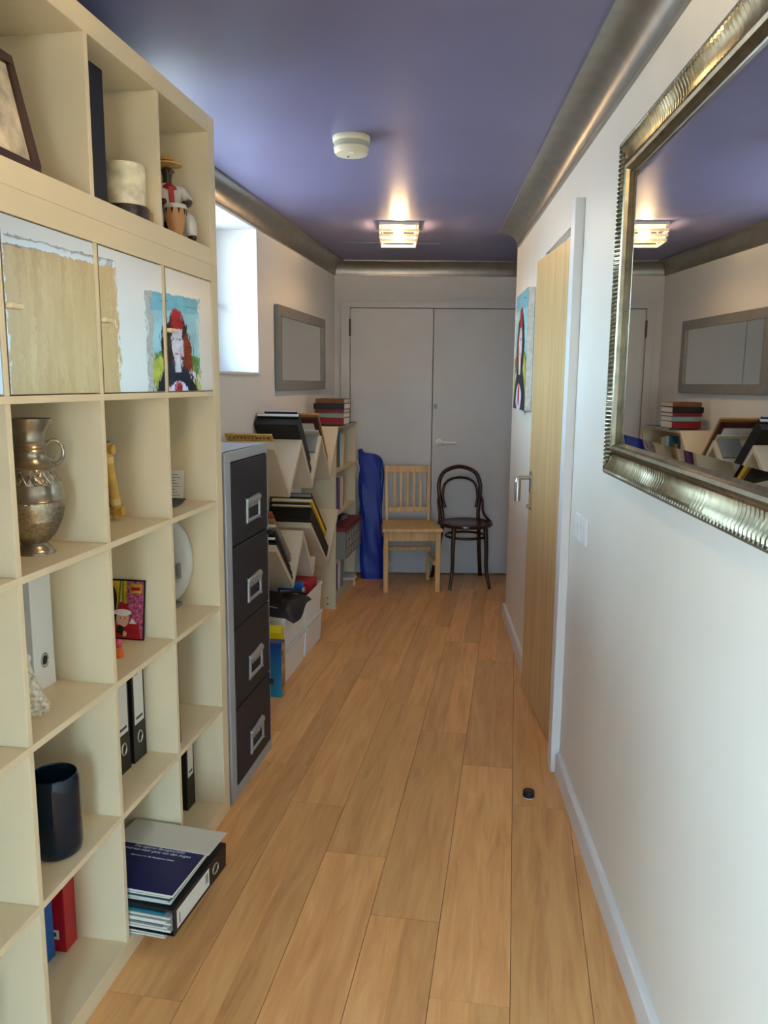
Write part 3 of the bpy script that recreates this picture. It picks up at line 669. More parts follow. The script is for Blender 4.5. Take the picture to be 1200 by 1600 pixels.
# ------------------------------------------------------------------ zigzag racks on the left wall
PLYW = mat('rack_white', (208, 195, 170), .5, var=.02)
NF = -.172
def rack(label, chains, th=.025):
    # every chain is a folded strip: its upper faces follow the points, its underside is mitred at each fold, free ends are cut upright
    t = tag(EL('zigzag_rack', 0, 0, 0), label, 'rack')
    for ch in chains:
        P = [Vector(p) for p in ch]; under = []
        off = []
        for p, q in zip(P[:-1], P[1:]):
            d = (q - p).normalized(); nn = Vector((-d.y, d.x)); nn = nn if nn.y > 0 else -nn; off.append((p - nn * th, d))
        for i, p in enumerate(P):
            if 0 < i < len(P) - 1:
                (o1, d1_), (o2, d2_) = off[i - 1], off[i]; k = ((o2 - o1).x * d2_.y - (o2 - o1).y * d2_.x) / (d1_.x * d2_.y - d1_.y * d2_.x); under.append(o1 + d1_ * k)
            else:
                o1, d1_ = off[0 if i == 0 else -1]; under.append(o1 + d1_ * ((p.x - o1.x) / d1_.x))
        for i in range(len(P) - 1):
            MB().prism([(v.x, v.y) for v in (P[i], P[i + 1], under[i + 1], under[i])], WL + .002, NF, 'x').build('rack_panel', PLYW, t, bevel=.001)
    return t
UP = [(1.12, 1.208), (1.37, .945), (1.61, 1.185), (1.825, .935), (2.05, 1.178), (2.262, .93), (2.4922, 1.205)]
rack('upper white zigzag wall rack holding books and frames', [UP])
LOW = [((1.13, .710), (1.42, .455)), ((1.42, .455), (1.63, .690)), ((1.63, .690), (1.83, .425)), ((1.83, .425), (1.885, .49)), ((1.79, .705), (2.20, .395)), ((2.20, .395), (2.4922, .675))]
rack('lower white zigzag wall rack above the storage bins', [[LOW[0][0], LOW[1][0], LOW[2][0], LOW[3][0], LOW[3][1]], [LOW[4][0], LOW[5][0], LOW[5][1]]])
# things lying along a rack arm: at distance d0 (from the trough up the arm), stacked upwards by u
def lean(name, label, cat, arm, d0, length, u0, th, n0, n1, mt, edge=None, frame=None, ins=None, group=None):
    top, bot = Vector(arm[0]), Vector(arm[1]); d = (top - bot).normalized(); nn = Vector((-d.y, d.x))
    if nn.y < 0: nn = -nn
    o0 = bot + d * d0 + nn * u0
    ang = math.atan2(d.y, d.x)          # angle of arm in the (s,z) plane
    t = tag(EL(name, 0, o0.x, o0.y), label, cat, group)
    M = Matrix.Rotation(ang, 4, 'X') @ Matrix.Diagonal((1, 1, 1 if math.cos(ang) * nn.y - math.sin(ang) * nn.x > 0 else -1, 1))    # local y along the arm, z up off it
    if frame:
        e = frame; b = MB(); 
        b.box(n0, n1, 0, e, 0, th, M=M); b.box(n0, n1, length - e, length, 0, th, M=M); b.box(n0, n0 + e, e, length - e, 0, th, M=M); b.box(n1 - e, n1, e, length - e, 0, th, M=M)
        b.build('frame', mt, t, bevel=.001); MB().box(n0 + e, n1 - e, e, length - e, th * .3, th * .6, M=M).build('picture', ins or PAPER, t)
    else:
        MB().box(n0, n1, 0, length, 0, th, M=M).build('cover', mt, t, bevel=.001)
        if edge:
            MB().box(n0 + .004, n1 - .003, -.0 + .003, length + .0008, th * .18, th * .82, M=M).build('page_edges', edge, t)
    return t
def arm(i): return (UP[i], UP[i + 1])
# first trough: yellow fronted book and board
ANN0 = WL + .012
t = lean('picture_book', 'thin yellow and brown picture book standing above the filing cabinet', 'book', arm(0), .012, .395, .0008, .008, ANN0 + .002, NF - .004, mc('book_ochre', (186, 146, 66), .5, var=.12, vscale=20), edge=None)
d = (Vector(UP[0]) - Vector(UP[1])).normalized(); ang = math.atan2(d.y, d.x); M = Matrix.Rotation(ang, 4, 'X') @ Matrix.Diagonal((1, 1, -1, 1))
b = MB(); random.seed(3)
b.box(ANN0 + .002, NF - .004, .366, .394, -.0006, 0, M=M)
b.build('cover_strip', mc('cover_ochre_light', (204, 164, 80), .5), t)
b = MB()
for k in range(11):
    x = ANN0 + .02 + k * .0185; wd = random.uniform(.007, .013); b.box(x, x + wd, .369, .379, -.0011, -.0006, M=M)
for k in range(9):
    x = ANN0 + .05 + k * .012; b.box(x, x + random.uniform(.005, .009), .384, .390, -.0011, -.0006, M=M)
b.build('lettering', BLACK, t)
# second trough: black albums
a2 = arm(2)
lean('album', 'thick black album at the bottom of the pile in the rack', 'album', a2, .05, .385, .001, .048, WL + .008, NF - .004, BLACK)
lean('album', 'black album with thick white page edges in the rack', 'album', a2, .10, .345, .050, .026, WL + .010, NF - .006, BLACK, edge=PAPER)
lean('folder', 'thin dark blue folder lying on the black albums', 'folder', a2, .15, .305, .077, .008, WL + .05, NF - .02, NAVY, edge=mc('pale_blue', (190, 200, 226)))
lean('folder', 'thin black folder on top of the blue folder in the rack', 'folder', a2, .12, .31, .086, .006, WL + .03, NF - .03, BLACKG)
# third trough: gilt frames
a4 = arm(4)
lean('framed_picture', 'flat cream mounted picture lowest in the last rack trough', 'picture', a4, .03, .33, .001, .012, WL + .012, NF - .015, mc('mount_cream', (206, 192, 160), .6), edge=PAPER)
lean('framed_picture', 'dark red and black framed picture in the last rack trough', 'picture', a4, .085, .355, .014, .018, WL + .006, NF - .008, mc('oxblood', (74, 26, 22), .35), frame=.03, ins=PAPER)
lean('framed_picture', 'gilt framed picture topmost in the last rack trough', 'picture', a4, .10, .36, .033, .014, WL + .004, NF - .006, GOLD, frame=.028, ins=PAPER)
# small grey papers on the second ridge
lean('paper_wad', 'small wad of grey papers resting behind the gilt frames', 'papers', arm(3)[::-1], .20, .13, .001, .014, WL + .10, NF - .02, GREY, edge=PAPER)
# lower rack
l0, l4 = LOW[0], LOW[4]
for k, (nm, lb, ct, mt, d0, ln, th, ed) in enumerate([
        ('framed_picture', 'black framed picture lowest in the lower rack', 'picture', BLACK, .015, .36, .020, None),
        ('framed_picture', 'black framed picture with a pale edge in the lower rack', 'picture', BLACKG, .02, .37, .022, PAPER),
        ('album', 'black album lying on the framed pictures in the lower rack', 'album', BLACK, .05, .36, .018, DGREY),
        ('record_case', 'grey case lying across the lower rack pile', 'case', GREY, .10, .34, .022, PAPER),
        ('framed_picture', 'thin pine framed picture in the lower rack', 'picture', GOLD, .11, .36, .010, None),
        ('board', 'red brown board topmost in the near lower trough', 'board', mc('rust_board', (140, 74, 40), .5), .09, .42, .016, None)]):
    u = .001 + sum([.020, .022, .018, .022, .010, .016][:k]) + .001 * k
    lean(nm, lb, ct, l0, d0, ln, u, th, WL + .012 + .004 * (k % 3), NF - .003 - .006 * (k % 3), mt, edge=ed)
for k, (nm, lb, ct, mt, d0, ln, th, ed) in enumerate([
        ('black_canvas', 'large thick black panel leaning in the far lower trough', 'panel', BLACK, .06, .50, .070, None),
        ('framed_picture', 'slim wooden framed picture behind the black panel', 'picture', TANB, .10, .47, .010, PAPER),
        ('framed_picture', 'dark brown framed picture in the far lower trough', 'picture', DKBROWN, .13, .45, .010, None),
        ('picture_book', 'bright yellow book in the far lower trough', 'book', YELLOW, .16, .42, .022, PAPER),
        ('flat_case', 'black flat case with a grey band topmost in the lower rack', 'case', BLACKG, .15, .44, .030, GREY)]):
    u = .001 + sum([.070, .010, .010, .022, .030][:k]) + .001 * k
    lean(nm, lb, ct, l4, d0, ln, u, th, WL + .012 + .006 * (k % 2), NF + .004 - .005 * (k % 3), mt, edge=ed)

# ------------------------------------------------------------------ narrow bookshelf with its contents
KS0, KS1, KN, KH = 2.492, 3.150, -.190, 1.205
SHELFC = mat('shelf_beige', (208, 194, 164), .45, var=.012, vscale=3)
t = tag(EL('bookshelf', 0, 0, 0), 'narrow cream bookshelf between the zigzag racks and the end wall', 'bookshelf')
for s_ in (KS0, KS1 - .018): MB().box(WL + .003, KN, s_, s_ + .018, 0, KH).build('side_panel', SHELFC, t, bevel=.001)
KZ = [.07, .30, .62, .905, KH - .018]
for z in KZ: MB().box(WL + .003, KN - .001, KS0 + .018, KS1 - .018, z, z + .018).build('shelf', SHELFC, t, bevel=.001)
MB().box(KN - .03, KN - .015, KS0 + .018, KS1 - .018, 0, .07).build('plinth', SHELFC, t)
MB().box(WL + .003, WL + .007, KS0 + .018, KS1 - .018, .09, KH - .02).build('back_panel', SHELFC, t)
b = MB(); 
for z in (.030, .07): b.box(KN - .06, KN - .05, KS0 - .0015, KS0, z, z + .008)
b.build('screw_cap', DGREY, t)
def bk(n1, s, z, w_, h, dep, mt, label, cat='book', rot=0, group=None, tilt=0):
    o = tag(EL('book', n1, s, z, rot), label, cat, group)
    M = Matrix.Translation((0, 0, w_ * math.sin(tilt) if tilt > 0 else 0)) @ Matrix.Rotation(-tilt, 4, 'X')
    b = MB(); b.box(-dep, 0, 0, .0025, 0, h, M=M); b.box(-dep, 0, w_ - .0025, w_, 0, h, M=M); b.box(-.0025, 0, .0025, w_ - .0025, 0, h, M=M); b.build('cover', mt, o)
    MB().box(-dep + .003, -.004, .0025, w_ - .0025, .003, h - .004, M=M).build('pages', PAPER, o)
    return o
def bookrow(z, s0, items, n1, where, group):
    s = s0
    for (cn, mt, w_, h, tl) in items:
        w_ *= 1.45
        bk(n1 - random.uniform(.004, .02), s, z, w_, h, .17, mt, f'{cn} book {where}', group=group, tilt=tl); s += w_ + .002 + h * math.sin(abs(tl)) * .25
random.seed(5)
CR2 = mc('book_cream', (206, 196, 170)); ORG = mc('book_orange', (196, 136, 66)); PUR = mc('book_purple', (96, 70, 130)); LG = mc('book_pale', (200, 204, 206)); BURG = mc('book_burgundy', (110, 26, 38))
g = 'books on the upper shelf of the narrow bookshelf'
bookrow(.923, KS0 + .03, [('black spined', BLACK, .03, .22, 0), ('dark teal', DTEAL, .035, .24, 0), ('ochre', ORG, .028, .19, 0), ('brown', BROWN, .026, .20, 0), ('tall teal', TEAL, .03, .235, .0), ('pale grey', LG, .022, .23, .12), ('pale slanting', CR2, .02, .22, .2), ('orange slanting', ORG, .02, .20, .24)], KN - .012, 'on the upper shelf', g)
g = 'books on the middle shelf of the narrow bookshelf'
bookrow(.638, KS0 + .03, [('black', BLACK, .03, .22, 0), ('slim white', LG, .02, .235, 0), ('burgundy', BURG, .03, .215, 0), ('purple', PUR, .025, .22, 0), ('brown', BROWN, .03, .2, 0), ('cream', CR2, .03, .215, 0), ('white', WHITE, .03, .21, .1), ('orange', ORG, .02, .2, .16)], KN - .012, 'on the middle shelf', g)
# patterned storage box, with clutter on it, poking out of the shelf
t, a, c = slab('storage_box', 'grey patterned cardboard box jutting out of the bookshelf', 'box', WL + .02, KN + .045, KS0 + .10, KS1 - .03, .318, .530, mc('box_grey', (120, 122, 118), .6), 0)
MB().box(-a - .003, a + .004, -c - .003, c + .003, .185, .215).build('lid', BURG, t, bevel=.002)
b = MB()
for i in range(5):
    for j in range(3): b.lathe([(.022, 0), (.022, .0006), (.013, .0006), (.013, 0)], 12, Matrix.Translation((a, -c + .06 + .085 * i + .03 * (j % 2), .035 + .055 * j)) @ Matrix.Rotation(PI / 2, 4, 'Y'), cap=False)
b.build('ring_pattern', LG, t)
t, a, c = slab('gadget_case', 'small black gadget case on the patterned box', 'case', WL + .06, KN - .02, KS0 + .15, KS0 + .33, .5335, .575, BLACK, .15)
t, a, c = slab('gadget_case', 'small grey case beside the black one on the patterned box', 'case', WL + .05, KN - .03, KS0 + .36, KS0 + .5, .5335, .565, GREY, -.1)
g = 'magazines on the lowest shelf of the narrow bookshelf'
bookrow(.088, KS0 + .03, [('black', BLACK, .02, .19, 0), ('lilac', mc('lilac', (170, 160, 200)), .02, .2, 0), ('burgundy', BURG, .022, .18, 0), ('white', WHITE, .02, .2, 0), ('violet', PUR, .02, .19, 0), ('pale', LG, .02, .195, .12), ('cream', CR2, .02, .19, .2), ('grey', GREY, .02, .2, .26), ('silver grey', LG, .02, .2, .3)], KN - .012, 'on the lowest shelf', g)
sheets('paper_pile', 'slipping pile of white papers on the bottom of the bookshelf', KN - .12, KN + .012, KS1 - .21, KS1 - .03, .0885, 5, [PAPER, LG, PAPER], .1, .003, .006, .05)
# stack of books on top
z = KH + .0005; n1 = -.185
for (lb, mt, th, dn, ds, wd, ln, ed) in [
        ('thin teal magazine lying on the bookshelf top', TEAL, .010, .0, .04, .20, .40, PAPER),
        ('thick dark red hardback low in the book stack', mc('crimson', (130, 18, 30), .4), .044, 0, .0, .19, .18, PAPER),
        ('grey green hardback in the book stack', mc('sage', (120, 150, 140), .5), .030, 0, .004, .185, .18, PAPER),
        ('dark red book in the middle of the stack', mc('crimson2', (120, 20, 34), .4), .024, 0, .0, .195, .185, PAPER),
        ('black and white book near the top of the stack', BLACK, .036, .004, -.004, .205, .185, WHITE),
        ('brown leather book topmost on the stack', BROWN, .030, .0, .006, .19, .19, CR2)]:
    t = tag(EL('book', n1 - wd + .03 + dn, 2.58 + ds, z, 0), lb, 'book')
    b = MB(); b.box(0, wd, 0, ln, 0, .003); b.box(0, wd, 0, ln, th - .003, th); b.box(0, wd, 0, .003, .003, th - .003); b.build('cover', mt, t, bevel=.001)
    MB().box(.004, wd - .001, .003, ln - .004, .003, th - .003).build('pages', ed, t)
    z += th + .0003

# ------------------------------------------------------------------ storage bins and things around them
def bin_(label, s, z, group, mt=WHITE, L_=.365, lid=False):
    t = tag(EL('storage_bin', -.135, s, z), label, 'storage bin', group); h = .172; dp = .270
    b = MB(); k = .012; w_ = .004
    def ring(z, o): return [(-dp + o, o, z), (-o, o, z), (-o, L_ - o, z), (-dp + o, L_ - o, z)]
    rings = [ring(0, k), ring(h - .02, .004), ring(h - .02, 0), ring(h, 0), ring(h, w_), ring(w_, k + w_)]
    v = [p for r in rings for p in r]; f = [(3, 2, 1, 0)]
    for i in range(5): f += [(4 * i + j, 4 * i + (j + 1) % 4, 4 * i + 4 + (j + 1) % 4, 4 * i + 4 + j) for j in range(4)]
    f.append((20, 21, 22, 23)); b.add(v, f); b.build('tub', mt, t, bevel=.003)
    if lid: MB().box(-dp - .003, .003, -.003, L_ + .003, h - .012, h + .003).build('lid', mat('clear_lid', (214, 220, 222), .2), t, bevel=.004)
    return t
g = 'white plastic storage bins stacked two by two'
bin_('white bin on the floor under the black bag', 1.155, 0, g, lid=True)
bin_('white bin on the floor under the bin of red and blue boxes', 1.540, 0, g, lid=True).location.z = 0
bin_('white bin with the black bag slumped over it', 1.150, .1755, g)
bin_('white bin holding red and blue boxes', 1.535, .1755, g)
t, a, c = slab('carton', 'blue and white carton standing in the far white bin', 'carton', -.30, -.165, 1.56, 1.60, .181, .415, BLUE)
MB().box(-.055, .055, -c - .0008, -c, .07, .19).build('label', mc('label_pale', (216, 220, 232)), t); MB().box(a, a + .0008, -.015, .015, .05, .20).build('label', MATS['label_pale'], t)
t, a, c = slab('carton', 'red carton with a pink printed front in the far white bin', 'carton', -.30, -.155, 1.66, 1.85, .181, .383, RED)
MB().prism([(-.06, .06), (.055, .06), (.055, .19), (-.05, .10)], -c - .0008, -c, 'y').build('print', mc('pink_print', (214, 170, 186)), t)
# black bag
def blob(name, fz, n0, n1, s0, s1, mt, parent, nx=22, ny=26, th=.03):
    v = []; f = []
    for side in (0, 1):
        for i in range(nx + 1):
            for j in range(ny + 1):
                u, w_ = i / nx, j / ny; x, y, z = fz(u, w_); ed = min(1, 6 * min(u, 1 - u, w_, 1 - w_)); v.append((n0 + (n1 - n0) * x, s0 + (s1 - s0) * y, z + (th * math.sqrt(ed) if side else 0)))
    k = (nx + 1) * (ny + 1)
    for i in range(nx):
        for j in range(ny):
            a = i * (ny + 1) + j; q = (a, a + 1, a + ny + 2, a + ny + 1); f.append(q); f.append(tuple(p + k for p in q[::-1]))
    for i in range(nx):
        for j in (0, ny): a = i * (ny + 1) + j; f.append((a, a + ny + 1, a + ny + 1 + k, a + k))
    for j in range(ny):
        for i in (0, nx): a = i * (ny + 1) + j; f.append((a, a + 1, a + 1 + k, a + k))
    return MB().add(v, f).build(name, mt, parent, 60)
t = tag(EL('black_bag', 0, 0, 0), 'slumped black fabric bag lying over the white bin', 'bag')
BAGM = mat('black_nylon', (20, 20, 24), .42, bump=.4, bscale=25)
def fz(u, w_):
    z = .352 + .024 * math.exp(-((u - .35) / .3) ** 2) * math.exp(-((w_ - .42) / .30) ** 2) + .008 * math.sin(9 * u + 3 * w_) * math.sin(7 * w_)
    x = u + .02 * math.sin(6 * w_); n_ = -.395 + .310 * x
    z = max(z, .3480) if n_ < -.126 else max(z, .3480) - 0.6 * (n_ + .126) * (.5 + .5 * math.sin(4 * w_ + 1))
    return x, w_ + .03 * math.sin(5 * u), z
blob('body', fz, -.395, -.085, 1.12, 1.50, BAGM, t, th=.036)
MB().tube([(-.15, 1.17, .385), (-.20, 1.25, .416), (-.22, 1.36, .406), (-.17, 1.46, .394), (-.125, 1.49, .376)], .008, 8).build('strap', BLACK, t, 50)
MB().tube([(-.37, 1.16, .384), (-.22, 1.17, .390), (-.14, 1.16, .380)], .003, 6).build('zip', STEEL, t, 50)
# puzzle box by the cabinet
t = tag(EL('puzzle_box', -.110, .985, 0), 'blue puzzle box with a pictured side standing on the floor', 'box')
def gradm():
    m = mat('puzzle_blue', (36, 110, 180), .3); n = m.node_tree; b = n.nodes['Principled BSDF']; tcx = n.nodes.new('ShaderNodeTexCoord'); sx = n.nodes.new('ShaderNodeSeparateXYZ'); r = n.nodes.new('ShaderNodeValToRGB'); mr = n.nodes.new('ShaderNodeMapRange'); mr.inputs['From Max'].default_value = .27
    n.links.new(tcx.outputs['Object'], sx.inputs[0]); n.links.new(sx.outputs['Z'], mr.inputs['Value']); n.links.new(mr.outputs[0], r.inputs[0]); r.color_ramp.elements[0].color = lin((40, 150, 196)); r.color_ramp.elements[1].color = lin((30, 66, 150)); n.links.new(r.outputs[0], b.inputs['Base Color']); return m
MB().box(-.28, 0, 0, .062, 0, .268).build('carton', gradm(), t, bevel=.0015)
MB().box(0, .0008, .003, .059, .004, .264).build('picture', mat('puzzle_picture', (140, 110, 80), .4, var=.6, vscale=24), t)
t = tag(EL('yellow_pack', -.135, 1.070, 0), 'bright yellow pack poking up behind the puzzle box', 'pack')
MB().prism([(0, 0), (.05, 0), (.05, .30), (.012, .325), (0, .29)], -.17, 0, 'x').build('sleeve', mc('bright_yellow', (240, 214, 30), .4), t, bevel=.002)
MB().box(-.15, -.02, .0505, .0512, .05, .22).build('panel', PAPER, t)

# ------------------------------------------------------------------ grey framed mirror on the left wall
t = tag(EL('framed_mirror', WL, 1.945, 1.437), 'plain grey framed mirror hanging on the left wall', 'mirror')
mw, mh, e = 1.125, .482, .058
b = MB(); b.box(.003, .026, 0, mw, 0, e); b.box(.003, .026, 0, mw, mh - e, mh); b.box(.003, .026, 0, e, e, mh - e); b.box(.003, .026, mw - e, mw, e, mh - e); b.build('frame', GREYF, t, bevel=.002)
for q in ((e - .008, e), (mw - e, mw - e + .008)): MB().box(.026, .029, q[0], q[1], e - .008, mh - e + .008).build('inner_bead', GREYF, t)
MB().box(.005, .016, e, mw - e, e, mh - e).build('mirror_glass', MIRROR, t)

# ------------------------------------------------------------------ ribbed silver mirror on the right wall
ML, MHt = 1.30, .892
t = tag(ER('ornate_mirror', WR, -.600, 1.236), 'large mirror in a ribbed antique silver frame', 'mirror')
# local: -x into hall, y along wall (0 far end .. -ML near), z up
FWd = .098
prof = [(0, .002, 0), (0, .020, 0), (.004, .030, 0), (.010, .034, 0), (.016, .033, .3), (.024, .031, 1), (.034, .026, 1), (.044, .022, 1), (.054, .0205, 1), (.062, .022, .8), (.068, .026, .2), (.072, .031, 0), (.079, .034, 0), (.086, .031, 0), (.090, .022, 0), (.094, .018, 0), (FWd, .012, 0)]
def frame_side(length, T, per=.017):
    n = int(length / per) * 4; v = []; f = []; k = len(prof)
    for i in range(n + 1):
        tt = length * i / n
        for (w_, h, a) in prof:
            tc_ = min(max(tt, w_), length - w_); v.append(T(w_, h + .0050 * a * math.cos(2 * PI * tt / per), tc_))
    for i in range(n):
        for j in range(k - 1): a = i * k + j; f.append((a, a + 1, a + k + 1, a + k))
    return MB().add(v, f)
frame_side(ML, lambda w_, h, q: (-h, -q, w_)).build('frame_side', FRAMES, t, 18)
frame_side(ML, lambda w_, h, q: (-h, -q, MHt - w_)).build('frame_side', FRAMES, t, 18)
frame_side(MHt, lambda w_, h, q: (-h, -w_, q), .0115).build('frame_side', FRAMES, t, 18)
frame_side(MHt, lambda w_, h, q: (-h, -ML + w_, q)).build('frame_side', FRAMES, t, 18)
MB().box(-.003, 0, -ML + .02, -.02, .02, MHt - .02).build('backing', BLACK, t)
i0, bv = .093, .028
v = [(-.0135, -i0, i0), (-.0135, -ML + i0, i0), (-.0135, -ML + i0, MHt - i0), (-.0135, -i0, MHt - i0), (-.0165, -i0 - bv, i0 + bv), (-.0165, -ML + i0 + bv, i0 + bv), (-.0165, -ML + i0 + bv, MHt - i0 - bv), (-.0165, -i0 - bv, MHt - i0 - bv)]
v += [(-.006, p[1], p[2]) for p in v[:4]]
MB().add(v, [(4, 5, 6, 7), (0, 1, 5, 4), (1, 2, 6, 5), (2, 3, 7, 6), (3, 0, 4, 7), (0, 1, 9, 8), (1, 2, 10, 9), (2, 3, 11, 10), (3, 0, 8, 11), (8, 9, 10, 11)]).build('mirror_glass', MIRROR, t)

# ------------------------------------------------------------------ light switches
for (s_, lb) in ((-.20, 'white light switch plate nearer the wooden door'), (-.30, 'white light switch plate further from the wooden door')):
    t = tag(ER('light_switch', WR, s_, .958), lb, 'switch', 'light switches by the door')
    MB().box(-.008, 0, 0, .088, 0, .088).build('plate', WHITE, t, bevel=.003)
    MB().box(-.013, -.008, .034, .054, .030, .058, M=None).build('rocker', WHITE, t, bevel=.002)
# ------------------------------------------------------------------ portrait canvas (a generic figure in the same colours)
t = tag(ER('canvas_painting', WR, 1.205, 1.352), 'canvas painting of a figure in a red hat past the wooden door', 'painting')
cw, ch = .50, .612
MB().box(-.036, -.002, 0, cw, 0, ch).build('canvas', mat('canvas_edge', (206, 200, 188), .8, var=.08, vscale=40, bump=.4, bscale=90), t, bevel=.002)
SKY = mat('paint_sky', (148, 192, 198), .5, var=.10, vscale=9); SKY2 = mat('paint_sky_dark', (112, 170, 186), .5, var=.1, vscale=12); GR1 = mat('paint_green', (92, 128, 66), .5, var=.3, vscale=20); GR2 = mat('paint_yellow_green', (168, 170, 70), .5, var=.2, vscale=20)
HA = mat('paint_hair', (40, 28, 26), .45, var=.3, vscale=30); HA2 = mat('paint_auburn', (120, 50, 30), .45, var=.25, vscale=30); ROBE = mat('paint_robe', (34, 38, 50), .45, var=.15, vscale=14); FACE = mat('paint_face', (196, 190, 196), .5, var=.12, vscale=18); PALE = mat('paint_lilac', (214, 204, 222), .5, var=.1, vscale=24); HATM = mat('paint_red', (158, 34, 36), .5, var=.12, vscale=16)
# seen from the hall the far side (larger y) is to the left
painted('painting', t, (cw, ch), [
    (SKY, [(0, 0), (1, 0), (1, 1), (0, 1)]), (SKY2, [(0, .86), (1, .84), (1, 1), (0, 1)]), (ROBE, [(.10, .905), (.28, .915), (.28, .920), (.12, .913)]), (ROBE, [(.70, .93), (.86, .925), (.84, .934), (.72, .937)]),
    (GR1, [(0, 0), (1, 0), (1, .46), (.8, .50), (.6, .46), (.3, .49), (0, .44)]), (GR2, [(.70, 0), (1, 0), (1, .40), (.86, .45), (.72, .40)]), (GR2, [(0, 0), (.2, 0), (.16, .26), (0, .30)]), (PALE, [(.14, .20), (.30, .30), (.26, .36), (.10, .30)]),
    (HA, ellp(.52, .53, .31, .29, 40, .05, 11)), (HA2, ellp(.29, .46, .12, .21, 24, .07, 7)),
    (ROBE, [(0.0, 0), (1.0, 0), (.98, .14), (.86, .28), (.66, .40), (.42, .40), (.20, .28), (.08, .14)]),
    (FACE, [(.43, .30), (.60, .30), (.60, .42), (.43, .42)]), (FACE, ellp(.52, .56, .135, .17)), (HATM, [(.39, .70), (.66, .70), (.62, .84), (.55, .875), (.44, .85)]),
    (HA, ellp(.47, .60, .022, .012, 10)), (HA, ellp(.58, .60, .022, .012, 10)), (HATM, ellp(.52, .475, .03, .009, 10)), (PALE, [(.50, .52), (.535, .52), (.525, .60)]),
    (PALE, ellp(.52, .10, .24, .12, 16, .08, 4)), (HATM, ellp(.52, .13, .07, .10))], mir=True).location = (-.0362, 0, 0)

# ------------------------------------------------------------------ ceiling fittings
t = tag(EW('ceiling_lamp', .070, 4.72, ZC), 'square glass ceiling lamp with a warm bulb', 'ceiling lamp')
MB().box(-.112, .112, -.112, .112, -.018, 0).build('base_plate', mat('lamp_plate', (190, 186, 178), .4, .2), t, bevel=.003)
b = MB()
for x in (-.095, .095):
    for y in (-.095, .095): b.tube([(x, y, -.018), (x, y, -.105)], .004, 8)
b.build('posts', STEEL, t, 40)
for (z, q) in ((-.046, .108), (-.072, .104), (-.098, .100)):
    for sgn in (-1, 1):
        MB().box(-q, q, sgn * q - .004, sgn * q + .004, z - .008, z + .008).build('glass_slat', mat('frosted_slat', (236, 226, 196), .35, trans=.35), t, bevel=.002)
        MB().box(sgn * q - .004, sgn * q + .004, -q, q, z - .008, z + .008).build('glass_slat', MATS['frosted_slat'], t, bevel=.002)
MB().box(-.092, .092, -.092, .092, -.107, -.103).build('glass_pane', LGLASS, t)
MB().ell((0, 0, -.055), (.030, .030, .028)).build('bulb', mat('bulb_glow', (255, 220, 160), .4, emit=(1.0, .72, .36), es=14), t, 60)
MB().lathe([(.016, -.03), (.016, -.018)], 16).build('socket', WHITE, t, 40)
l = bpy.data.lights.new('bulb_light', 'POINT'); l.energy = LAMP_W; l.color = LAMP_COL; l.shadow_soft_size = .032
lo = bpy.data.objects.new('bulb_light', l); C.objects.link(lo); lo.parent = t; lo.location = (0, 0, -.055)
def lamp_copy(root, loc, label, power, col):
    r = root.copy(); C.objects.link(r); r.location = loc; r['label'] = label
    for ch in root.children:
        c = ch.copy(); C.objects.link(c); c.parent = r
        if c.type == 'LIGHT': c.data = c.data.copy(); c.data.energy = power; c.data.color = col
    return r
lamp_copy(t, (.02, 1.45, ZC), 'square glass ceiling lamp over the near end of the hall', LAMP2_W, LAMP2_COL)
t = tag(EW('smoke_detector', -.131, 3.085, ZC), 'round white smoke detector on the ceiling', 'smoke detector')
DET = mat('detector_plastic', (222, 214, 188), .45)
MB().lathe([(.0001, 0), (.069, 0), (.070, -.004), (.068, -.018), (.066, -.020), (.0001, -.020)], 40).build('base', DET, t, 40)
MB().lathe([(.064, -.020), (.064, -.032), (.0635, -.034), (.066, -.036), (.065, -.040)], 40, cap=False).build('vent_ring', mat('detector_vent', (176, 178, 160), .5), t, 40)
MB().lathe([(.065, -.036), (.063, -.052), (.058, -.060), (.045, -.063), (.0001, -.064)], 40, cap=False).build('cover', DET, t, 40)
MB().lathe([(.004, -.0635), (.004, -.0655), (.0001, -.0655)], 10, Matrix.Translation((-.012, .01, 0))).build('indicator', BLACK, t)
MB().box(-.012, .012, -.048, -.036, -.067, -.060).build('test_button', WHITE, t, bevel=.002)

# ------------------------------------------------------------------ chairs
t = tag(EW('slat_back_chair', .190, 5.730, 0, math.radians(4)), 'light pine dining chair with a slatted back', 'chair')
hw, bw, yf, yb = .205, .172, -.19, .185
MB().prism([(-hw - .012, yf - .02), (hw + .012, yf - .02), (bw + .018, yb + .015), (-bw - .018, yb + .015)], .440, .465, 'z').build('seat', PINE, t, bevel=.006)
for s_ in (-1, 1):
    MB().prism([(s_ * (hw - .036), yf), (s_ * hw, yf), (s_ * hw, yf + .036), (s_ * (hw - .036), yf + .036)], 0, .440, 'z').build('front_leg', PINE, t, bevel=.004)
    b = MB(); x0, x1 = sorted((s_ * (bw - .026), s_ * bw)); 
    b.prism([(yb - .020, 0), (yb + .016, 0), (yb + .008, .45), (yb + .062, .870), (yb + .036, .870), (yb - .026, .45)], x0, x1, 'x'); b.build('rear_leg', PINE, t, bevel=.004)
    MB().box(*sorted((s_ * (bw - .02), s_ * (hw - .004))), yf + .036, yb - .02, .375, .435).build('side_apron', PINE, t, bevel=.002)
    MB().box(*sorted((s_ * (bw - .016), s_ * (bw + .006))), yf + .036, yb - .02, .19, .222).build('side_stretcher', PINE, t, bevel=.003)
MB().box(-hw + .036, hw - .036, yf + .006, yf + .026, .375, .438).build('front_apron', PINE, t, bevel=.002)
MB().box(-bw, bw, yb - .06, yb - .036, .24, .27).build('stretcher', PINE, t, bevel=.003)
